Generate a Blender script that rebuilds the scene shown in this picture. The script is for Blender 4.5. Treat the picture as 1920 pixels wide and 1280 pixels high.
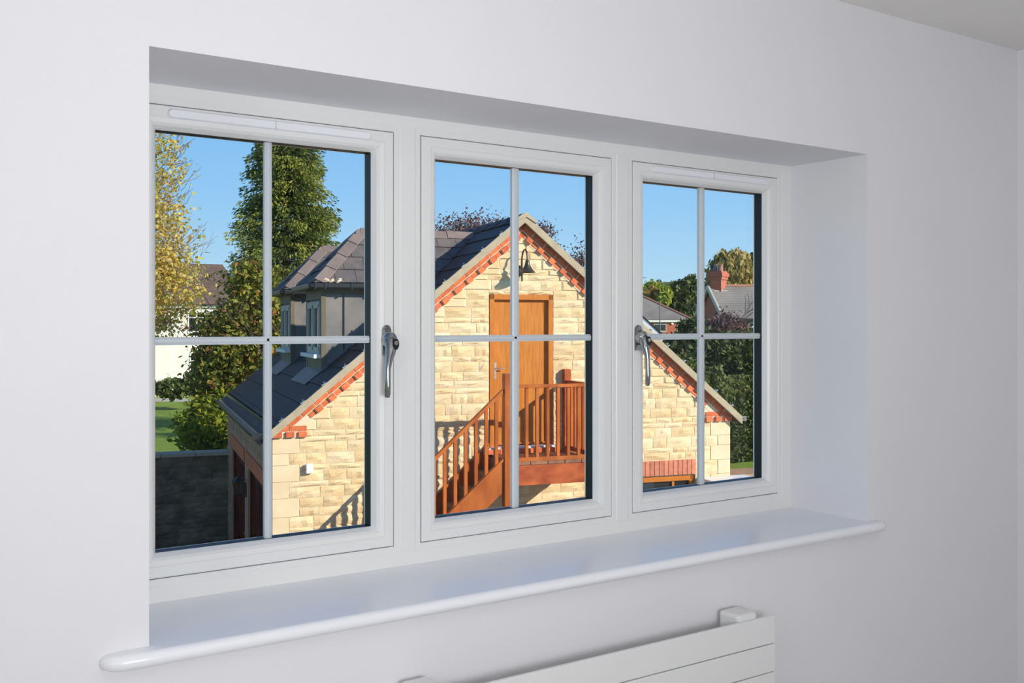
import bpy, math, random
import numpy as np
from mathutils import Vector, Matrix
random.seed(7); rng = np.random.default_rng(11)
scene = bpy.context.scene
for o in list(bpy.data.objects): bpy.data.objects.remove(o)
COL = scene.collection
# ------------------------------------------------------------------ camera
F, TH, V0, D = 1915.4, 0.602505, 608.1, 1.746          # focal (px of 1920), heading, horizon row, distance to wall
cd = bpy.data.cameras.new('camera'); cam = bpy.data.objects.new('camera', cd); COL.objects.link(cam)
cam.location = (0, -D, 0); cam.rotation_euler = (math.pi/2, 0, -TH)
cd.sensor_width = 36; cd.lens = F*36/1920; cd.shift_y = -(640-V0)/1920; cd.clip_start = .05; cd.clip_end = 600
scene.camera = cam
# ------------------------------------------------------------------ sky, sun, lamps, exposure
PHI = math.radians(20.3); GROT = -(TH-PHI)             # garage frame rotation about z
scene.view_settings.view_transform = 'Standard'; scene.view_settings.look = 'None'
scene.view_settings.exposure = 0; scene.view_settings.gamma = 1; scene.view_settings.use_curve_mapping = False
world = bpy.data.worlds.new('sky'); scene.world = world; world.use_nodes = True
nt = world.node_tree; nt.nodes.clear()
tc = nt.nodes.new('ShaderNodeTexCoord'); sx = nt.nodes.new('ShaderNodeSeparateXYZ'); rp = nt.nodes.new('ShaderNodeValToRGB')
bg = nt.nodes.new('ShaderNodeBackground'); wo = nt.nodes.new('ShaderNodeOutputWorld')
nt.links.new(tc.outputs['Generated'], sx.inputs[0]); nt.links.new(sx.outputs['Z'], rp.inputs[0])
nt.links.new(rp.outputs[0], bg.inputs[0]); nt.links.new(bg.outputs[0], wo.inputs[0])
e = rp.color_ramp.elements
e[0].position = 0; e[0].color = (.50, .74, .90, 1); e[1].position = 1; e[1].color = (.04, .11, .32, 1)
for p, c in ((.05, (.44, .71, .92, 1)), (.11, (.32, .62, .94, 1)), (.18, (.235, .54, .92, 1)), (.45, (.09, .24, .58, 1))):
    k = e.new(p); k.color = c
bg.inputs[1].default_value = 1.0
SUNL = Vector((-.93, 1.0, -.62))                       # travel direction in the garage frame
sd = Matrix.Rotation(GROT, 3, 'Z') @ SUNL
sl = bpy.data.lights.new('sun', 'SUN'); sl.energy = 5.4; sl.color = (1, .93, .80); sl.angle = math.radians(.55)
so = bpy.data.objects.new('sun', sl); COL.objects.link(so); so.rotation_euler = sd.to_track_quat('-Z', 'Y').to_euler(); so.location = (0, -5, 20)
def area(name, loc, target, sx_, sy_, power, color):
    l = bpy.data.lights.new(name, 'AREA'); l.shape = 'RECTANGLE'; l.size = sx_; l.size_y = sy_; l.energy = power*.88; l.color = color
    o = bpy.data.objects.new(name, l); COL.objects.link(o); o.location = loc
    o.rotation_euler = (Vector(target)-Vector(loc)).to_track_quat('-Z', 'Y').to_euler(); return o
area('left_fill_light', (-1.6, -1.9, .25), (2.6, -.1, -.1), .8, .8, 10, (1, .985, .99))  # added fill from the left, brightens the right-hand reveal
area('back_fill_light', (.1, -4.2, .1), (1.2, 0, -.15), 2.2, 1.2, 33, (.96, .975, 1))  # added fill light; the back wall has no window
area('ceiling_bounce_flash', (.5, -2.0, -.2), (1.1, -.75, .86), .5, .5, 25, (.98, .98, 1))

# ------------------------------------------------------------------ helpers
class Frame:
    def __init__(s, x, y, rot): s.x, s.y, s.r = x, y, rot
    def w(s, x, y, z=0):
        c, n = math.cos(s.r), math.sin(s.r); return Vector((s.x+c*x-n*y, s.y+n*x+c*y, z))
R0 = Vector((math.cos(TH), -math.sin(TH), 0)); F0 = Vector((math.sin(TH), math.cos(TH), 0))
def at(u, t, z=0):                                     # a point in the world seen in column u at distance t along the view
    p = Vector((0, -D, 0)) + R0*((u-960)/F*t) + F0*t; p.z = z; return p
def zv(v, t): return (V0-v)/F*t
_c = at(511, 13.1)
GF = Frame(_c.x, _c.y, GROT); WORLD = Frame(0, 0, 0)
GROUND = -4.2
def thing(name, label, cat, frame=WORLD, off=(0,0,0), group=None, kind=None):
    o = bpy.data.objects.new(name, None); COL.objects.link(o); o.empty_display_size = .1
    o.location = frame.w(*off); o.rotation_euler = (0,0,frame.r); o['off'] = list(off)
    if label: o['label'] = label
    if cat: o['category'] = cat
    if group: o['group'] = group
    if kind: o['kind'] = kind
    return o
class MB:
    def __init__(s): s.v = []; s.f = []; s.m = []
    def add(s, vs, fs, m=0):
        n = len(s.v); s.v += [tuple(p) for p in vs]; s.f += [tuple(i+n for i in q) for q in fs]; s.m += [m]*len(fs); return s
    def box(s, x0, x1, y0, y1, z0, z1, m=0):
        if x0 > x1: x0, x1 = x1, x0
        if y0 > y1: y0, y1 = y1, y0
        if z0 > z1: z0, z1 = z1, z0
        return s.add([(x0,y0,z0),(x1,y0,z0),(x1,y1,z0),(x0,y1,z0),(x0,y0,z1),(x1,y0,z1),(x1,y1,z1),(x0,y1,z1)],
              [(0,3,2,1),(4,5,6,7),(0,1,5,4),(1,2,6,5),(2,3,7,6),(3,0,4,7)], m)
    def prism(s, pts, d, m=0):                         # polygon of 3-D points swept by vector d
        n = len(pts); d = Vector(d); a = [Vector(p) for p in pts]; b = [p+d for p in a]
        nrm = (a[1]-a[0]).cross(a[2]-a[0])
        fs = [tuple(range(n)), tuple(range(2*n-1, n-1, -1))] + [(i, n+i, n+(i+1)%n, (i+1)%n) for i in range(n)]
        if nrm.dot(d) > 0: fs = [tuple(reversed(q)) for q in fs]
        return s.add(a+b, fs, m)
    def beam(s, p0, p1, w, h, m=0, up=(0,0,1)):        # square bar between two points
        p0, p1 = Vector(p0), Vector(p1); ax = (p1-p0).normalized(); sd_ = ax.cross(Vector(up))
        if sd_.length < 1e-4: sd_ = Vector((1,0,0))
        sd_.normalize(); u_ = sd_.cross(ax)
        q = [p0+sd_*a*w/2+u_*b*h/2 for a, b in ((-1,-1),(1,-1),(1,1),(-1,1))]
        return s.prism(q, p1-p0, m)
    def tube(s, pts, rad, n=8, m=0, cap=True):
        pts = [Vector(p) for p in pts]; base = len(s.v); rings = []
        pr = None
        for i, p in enumerate(pts):
            ax = (pts[min(i+1, len(pts)-1)]-pts[max(i-1, 0)]).normalized()
            if pr is None:
                pr = ax.cross(Vector((0,0,1)))
                if pr.length < .05: pr = ax.cross(Vector((0,1,0)))
            pr = (pr-ax*pr.dot(ax)).normalized(); q = ax.cross(pr)
            r = rad[i] if hasattr(rad, '__len__') else rad
            ra, rb = r if hasattr(r, '__len__') else (r, r)
            rings.append([p+pr*math.cos(2*math.pi*k/n)*ra+q*math.sin(2*math.pi*k/n)*rb for k in range(n)])
        vs = [v for r in rings for v in r]; fs = []
        for i in range(len(rings)-1):
            for k in range(n): fs.append((i*n+k, i*n+(k+1)%n, (i+1)*n+(k+1)%n, (i+1)*n+k))
        if cap: fs += [tuple(range(n-1,-1,-1)), tuple((len(rings)-1)*n+k for k in range(n))]
        return s.add(vs, fs, m)
    def lathe(s, prof, c, n=24, m=0):                  # profile [(r,z)] about the vertical through c
        vs = [(c[0]+r*math.cos(2*math.pi*k/n), c[1]+r*math.sin(2*math.pi*k/n), c[2]+z) for r, z in prof for k in range(n)]
        fs = [(i*n+k, i*n+(k+1)%n, (i+1)*n+(k+1)%n, (i+1)*n+k) for i in range(len(prof)-1) for k in range(n)]
        return s.add(vs, fs, m)
    def ring(s, prof, x0, x1, z0, z1, m=0):            # mitred rectangular frame: profile [(inset, y)]
        n = len(prof); vs = []
        for ins, y in prof:
            vs += [(x0+ins,y,z0+ins),(x1-ins,y,z0+ins),(x1-ins,y,z1-ins),(x0+ins,y,z1-ins)]
        fs = [(i*4+k, i*4+(k+1)%4, ((i+1)%n)*4+(k+1)%4, ((i+1)%n)*4+k) for i in range(n) for k in range(4)]
        return s.add(vs, fs, m)
    def mesh(s, name, mats):
        me = bpy.data.meshes.new(name); me.from_pydata(s.v, [], s.f)
        for m in (mats if isinstance(mats, (list, tuple)) else [mats]): me.materials.append(m)
        if any(s.m): me.polygons.foreach_set('material_index', s.m)
        me.update(); return me
    def build(s, name, mats, parent=None, smooth=False, bevel=0, **kw):
        me = s.mesh(name, mats); return place(name, me, parent, smooth, bevel, **kw)
def place(name, me, parent=None, smooth=False, bevel=0, kind=None, label=None, cat=None, group=None, loc=None, rot=None, scale=None):
    o = bpy.data.objects.new(name, me); COL.objects.link(o)
    if smooth:
        me.polygons.foreach_set('use_smooth', [True]*len(me.polygons))
        try: me.set_sharp_from_angle(angle=math.radians(40))
        except Exception: pass
    if bevel:
        b = o.modifiers.new('bevel', 'BEVEL'); b.width = bevel; b.segments = 2; b.limit_method = 'ANGLE'; b.angle_limit = math.radians(40)
    if parent is not None:
        o.parent = parent
        if 'off' in parent.keys(): o.location = -Vector(parent['off'])
    if loc is not None: o.location = Vector(loc) + (o.location if parent is not None and 'off' in parent.keys() else Vector())
    if rot is not None: o.rotation_euler = rot
    if scale is not None: o.scale = scale
    for k, v in (('kind', kind), ('label', label), ('category', cat), ('group', group)):
        if v: o[k] = v
    return o
def clip(poly, a, b, c):                               # keep a*x+b*z <= c
    out = []
    for i in range(len(poly)):
        p, q = poly[i], poly[(i+1) % len(poly)]; dp, dq = a*p[0]+b*p[1]-c, a*q[0]+b*q[1]-c
        if dp <= 0: out.append(p)
        if dp*dq < 0: t = dp/(dp-dq); out.append((p[0]+t*(q[0]-p[0]), p[1]+t*(q[1]-p[1])))
    return out
def parea(p): return abs(sum(p[i][0]*p[(i+1)%len(p)][1]-p[(i+1)%len(p)][0]*p[i][1] for i in range(len(p))))/2 if len(p) > 2 else 0
# ------------------------------------------------------------------ materials
def mat(name, c1, c2=None, scale=6, rough=.7, bump=0, bscale=40, rnd=0, stretch=(1,1,1), metal=0, spec=.5, hue=None, detail=4, coat=0):
    m = bpy.data.materials.new(name); m.use_nodes = True; t = m.node_tree; N = t.nodes; L = t.links
    b = N['Principled BSDF']; b.inputs['Roughness'].default_value = rough; b.inputs['Metallic'].default_value = metal
    b.inputs['Specular IOR Level'].default_value = spec; b.inputs['Coat Weight'].default_value = coat
    c1 = (*c1, 1); c2 = (*(c2 or c1[:3]), 1)
    g = N.new('ShaderNodeNewGeometry'); mp = N.new('ShaderNodeMapping'); mp.inputs['Scale'].default_value = stretch
    mp.inputs['Rotation'].default_value = (0, 0, -GROT)
    L.new(g.outputs['Position'], mp.inputs[0])
    n = N.new('ShaderNodeTexNoise'); n.inputs['Scale'].default_value = scale; n.inputs['Detail'].default_value = detail
    L.new(mp.outputs[0], n.inputs['Vector'])
    mr = N.new('ShaderNodeMapRange'); mr.inputs[1].default_value = .32; mr.inputs[2].default_value = .68; L.new(n.outputs[0], mr.inputs[0])
    mx = N.new('ShaderNodeMix'); mx.data_type = 'RGBA'; mx.inputs[6].default_value = c1; mx.inputs[7].default_value = c2
    L.new(mr.outputs[0], mx.inputs[0]); out = mx.outputs[2]
    if rnd or hue:
        oi = N.new('ShaderNodeObjectInfo')
        if hue:
            m2 = N.new('ShaderNodeMix'); m2.data_type = 'RGBA'; m2.inputs[7].default_value = (*hue, 1)
            mr2 = N.new('ShaderNodeMapRange'); mr2.inputs[1].default_value = .45; mr2.inputs[2].default_value = 1; mr2.inputs[4].default_value = .75
            L.new(oi.outputs['Random'], mr2.inputs[0]); L.new(mr2.outputs[0], m2.inputs[0]); L.new(out, m2.inputs[6]); out = m2.outputs[2]
        if rnd:
            wn = N.new('ShaderNodeTexWhiteNoise'); wn.noise_dimensions = '1D'; L.new(oi.outputs['Random'], wn.inputs['W'])
            mr3 = N.new('ShaderNodeMapRange'); mr3.inputs[3].default_value = 1-rnd; mr3.inputs[4].default_value = 1+rnd; L.new(wn.outputs[0], mr3.inputs[0])
            vm = N.new('ShaderNodeVectorMath'); vm.operation = 'SCALE'; L.new(out, vm.inputs[0]); L.new(mr3.outputs[0], vm.inputs['Scale']); out = vm.outputs[0]
    L.new(out, b.inputs['Base Color'])
    if bump:
        n2 = N.new('ShaderNodeTexNoise'); n2.inputs['Scale'].default_value = bscale; n2.inputs['Detail'].default_value = 5; L.new(mp.outputs[0], n2.inputs['Vector'])
        bu = N.new('ShaderNodeBump'); bu.inputs['Strength'].default_value = bump; bu.inputs['Distance'].default_value = .02
        L.new(n2.outputs[0], bu.inputs['Height']); L.new(bu.outputs[0], b.inputs['Normal'])
    return m
def leafmat(name, stops, trans=.35, rough=.6):
    m = bpy.data.materials.new(name); m.use_nodes = True; t = m.node_tree; N = t.nodes; L = t.links; N.clear()
    a = N.new('ShaderNodeAttribute'); a.attribute_name = 'tone'; r = N.new('ShaderNodeValToRGB'); L.new(a.outputs['Fac'], r.inputs[0])
    el = r.color_ramp.elements; el[0].position = stops[0][0]; el[0].color = (*stops[0][1], 1); el[1].position = stops[-1][0]; el[1].color = (*stops[-1][1], 1)
    for p, c in stops[1:-1]: k = el.new(p); k.color = (*c, 1)
    d = N.new('ShaderNodeBsdfPrincipled'); d.inputs['Roughness'].default_value = rough; d.inputs['Specular IOR Level'].default_value = .3
    tr = N.new('ShaderNodeBsdfTranslucent'); mx = N.new('ShaderNodeMixShader'); mx.inputs[0].default_value = trans; o = N.new('ShaderNodeOutputMaterial')
    L.new(r.outputs[0], d.inputs['Base Color']); L.new(r.outputs[0], tr.inputs[0]); L.new(d.outputs[0], mx.inputs[1]); L.new(tr.outputs[0], mx.inputs[2]); L.new(mx.outputs[0], o.inputs[0])
    return m
def glassmat(name, tint=(.985,.99,.99), refl=1.0):
    m = bpy.data.materials.new(name); m.use_nodes = True; N = m.node_tree.nodes; L = m.node_tree.links; N.clear()
    lw = N.new('ShaderNodeLayerWeight'); lw.inputs[0].default_value = .5; pw = N.new('ShaderNodeMath'); pw.operation = 'POWER'; pw.inputs[1].default_value = 5; fr = N.new('ShaderNodeMath'); fr.operation = 'MULTIPLY_ADD'; fr.inputs[1].default_value = .95; fr.inputs[2].default_value = .010; L.new(lw.outputs['Facing'], pw.inputs[0]); L.new(pw.outputs[0], fr.inputs[0]); g = N.new('ShaderNodeBsdfGlossy'); g.inputs['Roughness'].default_value = .0
    g.inputs['Color'].default_value = (refl, refl, refl, 1)
    t = N.new('ShaderNodeBsdfTransparent'); t.inputs[0].default_value = (*tint, 1); mx = N.new('ShaderNodeMixShader'); o = N.new('ShaderNodeOutputMaterial')
    L.new(fr.outputs[0], mx.inputs[0]); L.new(t.outputs[0], mx.inputs[1]); L.new(g.outputs[0], mx.inputs[2]); L.new(mx.outputs[0], o.inputs[0]); return m
M = {}
M['wall'] = mat('wall_paint', (.79,.79,.815), (.78,.78,.805), 3, .85, .05, 180)
M['ceil'] = mat('ceiling_paint', (.80,.79,.77), None, 3, .9)
M['soffit'] = M['wall']
M['upvc'] = mat('white_upvc', (.80,.81,.80), None, 3, .32, spec=.4)
M['gloss'] = mat('white_gloss_paint', (.86,.88,.92), None, 3, .25, spec=.5)
M['rad'] = mat('radiator_enamel', (.78,.79,.79), None, 3, .35)
M['black'] = mat('black_gasket', (.008,.012,.014), None, 5, .5)
M['bar'] = mat('grey_glazing_bar', (.60,.66,.70), None, 5, .4)
M['chrome'] = mat('chrome', (.36,.375,.38), None, 5, .16, metal=1)
M['lockblack'] = mat('lock_black', (.01,.01,.01), None, 5, .4)
M['steel'] = mat('brushed_steel', (.7,.68,.62), None, 5, .3, metal=1)
M['glass'] = glassmat('window_glass'); M['darkglass'] = mat('dark_glass', (.02,.022,.022), None, 3, .06, spec=.8)
M['carpet'] = mat('carpet', (.60,.57,.54), (.55,.52,.49), 30, .95, .3, 200)
M['stone'] = mat('pitched_sandstone', (.82,.625,.365), (.73,.51,.26), 5, .92, .35, 45, rnd=.07, hue=(.86,.70,.46))
M['quoin'] = mat('sawn_sandstone', (.82,.67,.45), (.76,.59,.37), 4, .9, .1, 60, rnd=.05)
M['mortar'] = mat('mortar', (.70,.59,.41), (.62,.51,.35), 20, .95, .3, 90)
M['verge'] = mat('verge_mortar', (.50,.41,.28), (.42,.34,.23), 9, .9, .15, 60)
M['brick'] = mat('red_brick', (.76,.215,.075), (.60,.13,.05), 14, .88, .35, 60, rnd=.16)
M['joint'] = mat('pale_brick_joint', (.76,.62,.44), None, 14, .9)
M['palebrick'] = mat('pink_brick', (.66,.25,.15), (.56,.17,.09), 16, .88, .3, 60, rnd=.12)
M['slate'] = mat('dark_slate_tile', (.026,.026,.031), (.040,.032,.033), 3, .58, .12, 30, rnd=.2, spec=.3)
M['slate_brown'] = mat('weathered_roof_tile', (.25,.19,.165), (.19,.15,.135), 6, .7, .15, 60, rnd=.12)
M['slate_sunlit'] = mat('sunlit_dormer_tile', (.16,.135,.125), (.11,.10,.10), 9, .7, .2, 60, rnd=.12)  # paler than the dark slate: sunlight put into the tile colour
M['lead'] = mat('lead_sheet', (.235,.215,.20), (.15,.145,.14), 4, .6, .08, 20)
M['leadblue'] = mat('lead_flashing', (.16,.17,.19), (.12,.13,.15), 5, .45)
M['gutter'] = mat('black_gutter', (.022,.026,.026), None, 5, .35)
M['tanpaint'] = mat('olive_trim_paint', (.17,.14,.09), (.13,.105,.07), 5, .6)
M['whitetrim'] = mat('white_exterior_trim', (.80,.79,.76), None, 5, .5)
M['cream'] = mat('cream_window_frame', (.52,.49,.42), None, 5, .5)
M['oak'] = mat('oak_woodgrain', (.62,.225,.032), (.46,.15,.018), 7, .45, .06, 40, stretch=(7,7,.7), detail=6, spec=.25)
M['oakframe'] = mat('oak_frame', (.60,.205,.03), (.48,.15,.02), 6, .45, stretch=(6,6,1), spec=.25)
M['timber'] = mat('orange_stained_timber', (.56,.155,.028), (.34,.075,.013), 3.0, .5, .12, 20, rnd=.12, stretch=(2.2,2.2,.6), spec=.25)
M['timber2'] = mat('red_stained_timber', (.52,.125,.035), (.28,.05,.015), 3.0, .5, .12, 20, rnd=.08, stretch=(1.1,2.2,2.2), spec=.25)
M['deck'] = mat('weathered_deck', (.34,.14,.065), (.20,.08,.04), 12, .55, .3, 60, rnd=.1)
M['doorred'] = mat('dark_red_garage_door', (.13,.018,.006), (.06,.008,.003), 3, .6, spec=.15, stretch=(1,1,.5))
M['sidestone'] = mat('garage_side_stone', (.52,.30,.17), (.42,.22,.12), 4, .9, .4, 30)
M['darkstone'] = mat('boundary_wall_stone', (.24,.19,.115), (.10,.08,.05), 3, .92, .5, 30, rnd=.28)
M['coping'] = mat('coping_stone', (.42,.37,.27), None, 4, .9, .2, 30)
M['iron'] = mat('dark_bronze_lamp', (.075,.07,.055), None, 6, .38, metal=.5)
M['white'] = mat('white_plastic', (.85,.85,.85), None, 6, .4)
M['render'] = mat('white_render', (.84,.81,.72), (.78,.75,.66), 2, .9)
M['brownroof'] = mat('brown_plain_tiles', (.17,.115,.085), (.12,.08,.06), 1.2, .8, rnd=.1)
M['greyroof'] = mat('grey_slate_roof', (.30,.275,.245), (.20,.185,.17), .6, .8, rnd=.10)
M['ridge'] = mat('terracotta_ridge', (.48,.22,.15), None, 5, .8)
M['farbrick'] = mat('distant_red_brick', (.54,.17,.10), (.46,.13,.08), 3, .9, .2, 10)
M['bark'] = mat('bark', (.13,.095,.07), (.07,.05,.04), 10, .9, .4, 30)
M['twig'] = mat('pale_twig', (.30,.25,.24), (.20,.16,.15), 10, .9)
M['barkpurple'] = mat('purple_twig', (.13,.07,.06), (.09,.05,.05), 10, .9)
M['grass'] = mat('lawn_grass', (.22,.32,.02), (.15,.24,.015), 1.5, .95, .6, 60)
M['paving'] = mat('driveway_gravel', (.20,.17,.13), (.13,.11,.09), 8, .95, .4, 80)
M['path'] = mat('pale_paving', (.42,.40,.36), None, 4, .9)
M['pole'] = mat('grey_pole', (.20,.17,.15), None, 4, .8)
# ------------------------------------------------------------------ room shell
XL, XR, ZT, ZB, DP = .4666, 2.3777, .464, -.536, .264
mb = MB(); wx0, wx1, wz0, wz1, th = -2.4, 3.33, -1.5, .86, .34
mb.box(wx0, XL, 0, th, wz0, wz1+.2); mb.box(XR, wx1, 0, th, wz0, wz1+.2); mb.box(XL, XR, 0, th, ZT, wz1+.2); mb.box(XL, XR, 0, th, wz0, ZB-.025)
mb.build('wall_front', M['wall'], kind='structure')
MB().box(3.13, 3.33, -4.5, 0, -1.5, 1.06).build('wall_right', M['wall'], kind='structure')
MB().box(-2.4, -2.2, -4.5, 0, -1.5, 1.06).build('wall_left', M['wall'], kind='structure')
MB().box(-2.2, 3.13, -4.5, -4.3, -1.5, 1.06).build('wall_back', M['wall'], kind='structure')
MB().box(-2.2, 3.13, -4.3, 0, .86, 1.06).build('ceiling', M['ceil'], kind='structure')
MB().box(-2.4, 3.33, -4.5, .34, -1.7, -1.5).build('floor', M['carpet'], kind='structure')
for nm, b in (('baseboard_front', (-2.2, 3.13, -.018, 0)), ('baseboard_right', (3.112, 3.13, -4.3, -.018)), ('baseboard_left', (-2.2, -2.182, -4.3, -.018))):
    MB().box(b[0], b[1], b[2], b[3], -1.5, -1.38).build(nm, M['gloss'], bevel=.004, kind='structure')
# window board with a rounded nose
prof = [(DP+.03, 0), (-.022, 0)] + [(-.022-.0135*math.sin(a), -.0135+.0135*math.cos(a)) for a in np.linspace(.3, math.pi-.3, 7)] + [(-.022, -.027), (DP+.03, -.027)]
mb = MB()
def sillpts(x, sc=1, dx=0): return [(x, -.022+(y+.022)*sc if y < -.022 else y, ZB-.0135+(z+.0135)*sc) for y, z in prof]
secs = [(XL, [( y, z) for y, z in prof])]
n = len(prof)
mb.add([(XL, y, ZB+z) for y, z in prof]+[(XR, y, ZB+z) for y, z in prof], [(i, (i+1)%n, n+(i+1)%n, n+i) for i in range(n)]+[tuple(range(n-1,-1,-1)), tuple(range(n, 2*n))])
def horn(x0, x1):                                      # horns past the reveal with a rounded end
    ys = [(-.001 if y > 0 else y, z) for y, z in prof]; st = []
    for t in (0, .6, .82, .94, 1):
        k = math.sqrt(max(0, 1-max(0, (t-.55)/.45)**2))*.85+.15
        st.append([(x0+(x1-x0)*t, -.001+(y+.001)*k, ZB-.0135+(z+.0135)*(.25+.75*k)) for y, z in ys])
    vs = [p for s_ in st for p in s_]; fs = []
    for a in range(len(st)-1): fs += [(a*n+i, a*n+(i+1)%n, (a+1)*n+(i+1)%n, (a+1)*n+i) for i in range(n)]
    fs += [tuple(range(n-1,-1,-1)), tuple((len(st)-1)*n+i for i in range(n))]; mb.add(vs, fs)
horn(XL, .388); horn(XR, 2.428)
mb.build('trim_1', M['gloss'], smooth=True, kind='structure', label='white gloss window board with rounded nose below the window')
# ------------------------------------------------------------------ the window
win = thing('window_1', 'white three-sash casement window with grey glazing bars set in the reveal', None, off=(1.42, DP, ZB), kind='structure')
def quadframe(mb, x0, x1, z0, z1, y0=DP-.001, y1=DP+.07, m=0): mb.box(x0, x1, y0, y1, z0, z1, m)
S = [(.508, 1.066), (1.135, 1.6935), (1.765, 2.3235)]; SZ0, SZ1 = -.491, .4255; GAP = .0012
fr = MB(); e0 = DP+.0
fr.ring([(0, DP+.07), (0, e0), (.040, e0), (.0425, e0+.0014), (.054, e0+.0012), (.056, e0+.003), (.056, DP+.07)], S[0][0]-.0565, S[2][1]+.0565, SZ0-.0565, SZ1+.0565)
fr.build('outer_frame', M['upvc'], win)
for a, b in ((S[0][1], S[1][0]), (S[1][1], S[2][0])):
    m_ = MB(); a += .001; b -= .001; z0, z1 = SZ0-.0125, SZ1+.0125
    pr = [(a, e0+.003), (a+.002, e0+.0013), (a+.0135, e0+.0013), (a+.016, e0-.0002), (b-.016, e0-.0002), (b-.0135, e0+.0013), (b-.002, e0+.0013), (b, e0+.003), (b, DP+.068), (a, DP+.068)]
    k = len(pr); m_.add([(x, y, z0) for x, y in pr]+[(x, y, z1) for x, y in pr], [(i, (i+1)%k, k+(i+1)%k, k+i) for i in range(k)]+[tuple(range(k-1,-1,-1)), tuple(range(k, 2*k))])
    m_.build('mullion', M['upvc'], win)
gk = MB()
for a, b in S: gk.ring([(-.004, DP+.012), (.004, DP+.012), (.004, DP+.066), (-.004, DP+.066)], a, b, SZ0, SZ1)
gk.build('gasket', M['black'], win)
bars = [(.787, .0155), (1.4135, .0190), (2.0435, .0190)]
SW = .0465                                             # sash edge to glass
sash_label = ['left-hand sash with a trickle vent and a handle on its right stile', 'middle fixed sash without a handle', 'right-hand sash with a trickle vent and a handle on its left stile']
for i, (a, b) in enumerate(S):
    s_ = MB(); a2, b2 = a+GAP, b-GAP; z0, z1 = SZ0+GAP, SZ1-GAP; y = DP
    s_.ring([(0, y+.0540), (0, y+.0022), (.002, y), (.022, y), (.0225, y+.0014), (.0240, y+.0014), (.0245, y), (.0330, y+.0022), (.0385, y+.0075), (SW-.0035, y+.016), (SW-GAP, y+.0215), (SW-GAP, y+.0540)], a2, b2, z0, z1)
    sash = s_.build('sash', M['upvc'], win, label=sash_label[i])
    MB().ring([(SW-GAP-.001, y+.0220), (SW-GAP+.0002, y+.0220), (SW-GAP+.0002, y+.0500), (SW-GAP-.001, y+.0500)], a2, b2, z0, z1).build('spacer', M['black'], sash)
    MB().box(a2+.035, b2-.035, y+.0500, y+.0535, z0+.035, z1-.035).build('glass_pane', M['glass'], sash)
    bc, bw = bars[i]; yb = y+.0275
    def bar(mb2, horiz):
        w = bw/2 if not horiz else .0079; c = bc if not horiz else -.0330
        pr = [(-w, yb+.012), (-w, yb+.003), (-w*.55, yb+.001), (-w*.45, yb), (w*.2, yb), (w*.28, yb+.0012), (w*.40, yb+.0012), (w*.46, yb), (w, yb+.002), (w, yb+.012)]
        if horiz: lo, hi = a2+SW-.003, b2-SW+.001; vs = [(x, yy, c-q) for x in (lo, hi) for q, yy in pr]
        else: lo, hi = z0+SW-.003, z1-SW+.003; vs = [(c+q, yy, x) for x in (lo, hi) for q, yy in pr]
        k = len(pr); fs = [(j, (j+1)%k, k+(j+1)%k, k+j) for j in range(k)]+[tuple(range(k-1,-1,-1)), tuple(range(k, 2*k))]
        mb2.add(vs, fs)
    for hz in (False, True):
        q = MB(); bar(q, hz); q.build('glazing_bar', M['bar'], sash)
    if i != 1:                                         # trickle vent
        vx0, vx1 = (.572, 1.006) if i == 0 else (1.828, 2.276)
        v_ = MB(); zc, hh = .4090, .0085
        def cap_ring(k, yy):
            pts = []
            for t in np.linspace(math.pi/2, 3*math.pi/2, 9): pts.append((vx0+hh+math.cos(t)*hh*k, yy, zc+math.sin(t)*hh*k))
            for t in np.linspace(-math.pi/2, math.pi/2, 9): pts.append((vx1-hh+math.cos(t)*hh*k, yy, zc+math.sin(t)*hh*k))
            return pts
        rr = [cap_ring(1.1, y+.001), cap_ring(1.1, y-.001), cap_ring(1, y-.0015), cap_ring(1, y-.0065), cap_ring(.82, y-.0090)]; k = 18
        vs = [p for r in rr for p in r]; fs = [(j*k+q, j*k+(q+1)%k, (j+1)*k+(q+1)%k, (j+1)*k+q) for j in range(4) for q in range(k)] + [tuple(4*k+q for q in range(k)), tuple(range(k-1,-1,-1))]
        v_.add(vs, fs); v_.box((vx0+vx1)/2-.0004, (vx0+vx1)/2+.0004, y-.0093, y-.001, zc-hh*.95, zc+hh*.95, 1)
        v_.build('trickle_vent', [M['gloss'], M['pole']], sash)
        # espagnolette handle: plate, cranked lever and lock barrel
        hx = 1.0455 if i == 0 else 1.7790; off = -.016 if i == 0 else .001
        h = MB()
        def stad(cx, z_lo, z_hi, w, ya, yb_, k=1.0, m=0):
            pts = [(cx-w, z_lo), (cx+w, z_lo)] + [(cx+w*math.cos(t), z_hi-w*1.3+w*1.3*math.sin(t)) for t in np.linspace(0, math.pi, 9)]
            h.prism([(x, ya, z) for x, z in pts], (0, yb_-ya, 0), m)
        stad(hx, -.0675, -.001, .0100, y, y-.006)
        stad(hx, -.026, -.003, .0080, y-.006, y-.0105)
        h.tube([(hx, y-.004, -.034), (hx, y-.012, -.034), (hx, y-.024, -.036), (hx+off*.15, y-.030, -.038)], [(.0125, .018), (.0130, .020), (.0145, .019), (.009, .012)], 16)
        h.tube([(hx, y-.020, -.030), (hx+off*.1, y-.028, -.045), (hx+off*.35, y-.033, -.062), (hx+off*.7, y-.037, -.078), (hx+off*.95, y-.039, -.095), (hx+off, y-.040, -.125), (hx+off, y-.039, -.150), (hx+off, y-.038, -.1575)],
               [(.011,.010), (.0135,.013), (.011,.0105), (.0075,.0075), (.0062,.0064), (.0064,.0066), (.0067,.0068), (.0048,.0050)], 16)
        h.tube([(hx+.003, y-.026, -.042), (hx+.003, y-.0425, -.043)], [(.0075, .0125)]*2, 14, 1)
        h.tube([(hx+.003, y-.0415, -.040), (hx+.003, y-.0440, -.040)], .0044, 12, 2)
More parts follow.
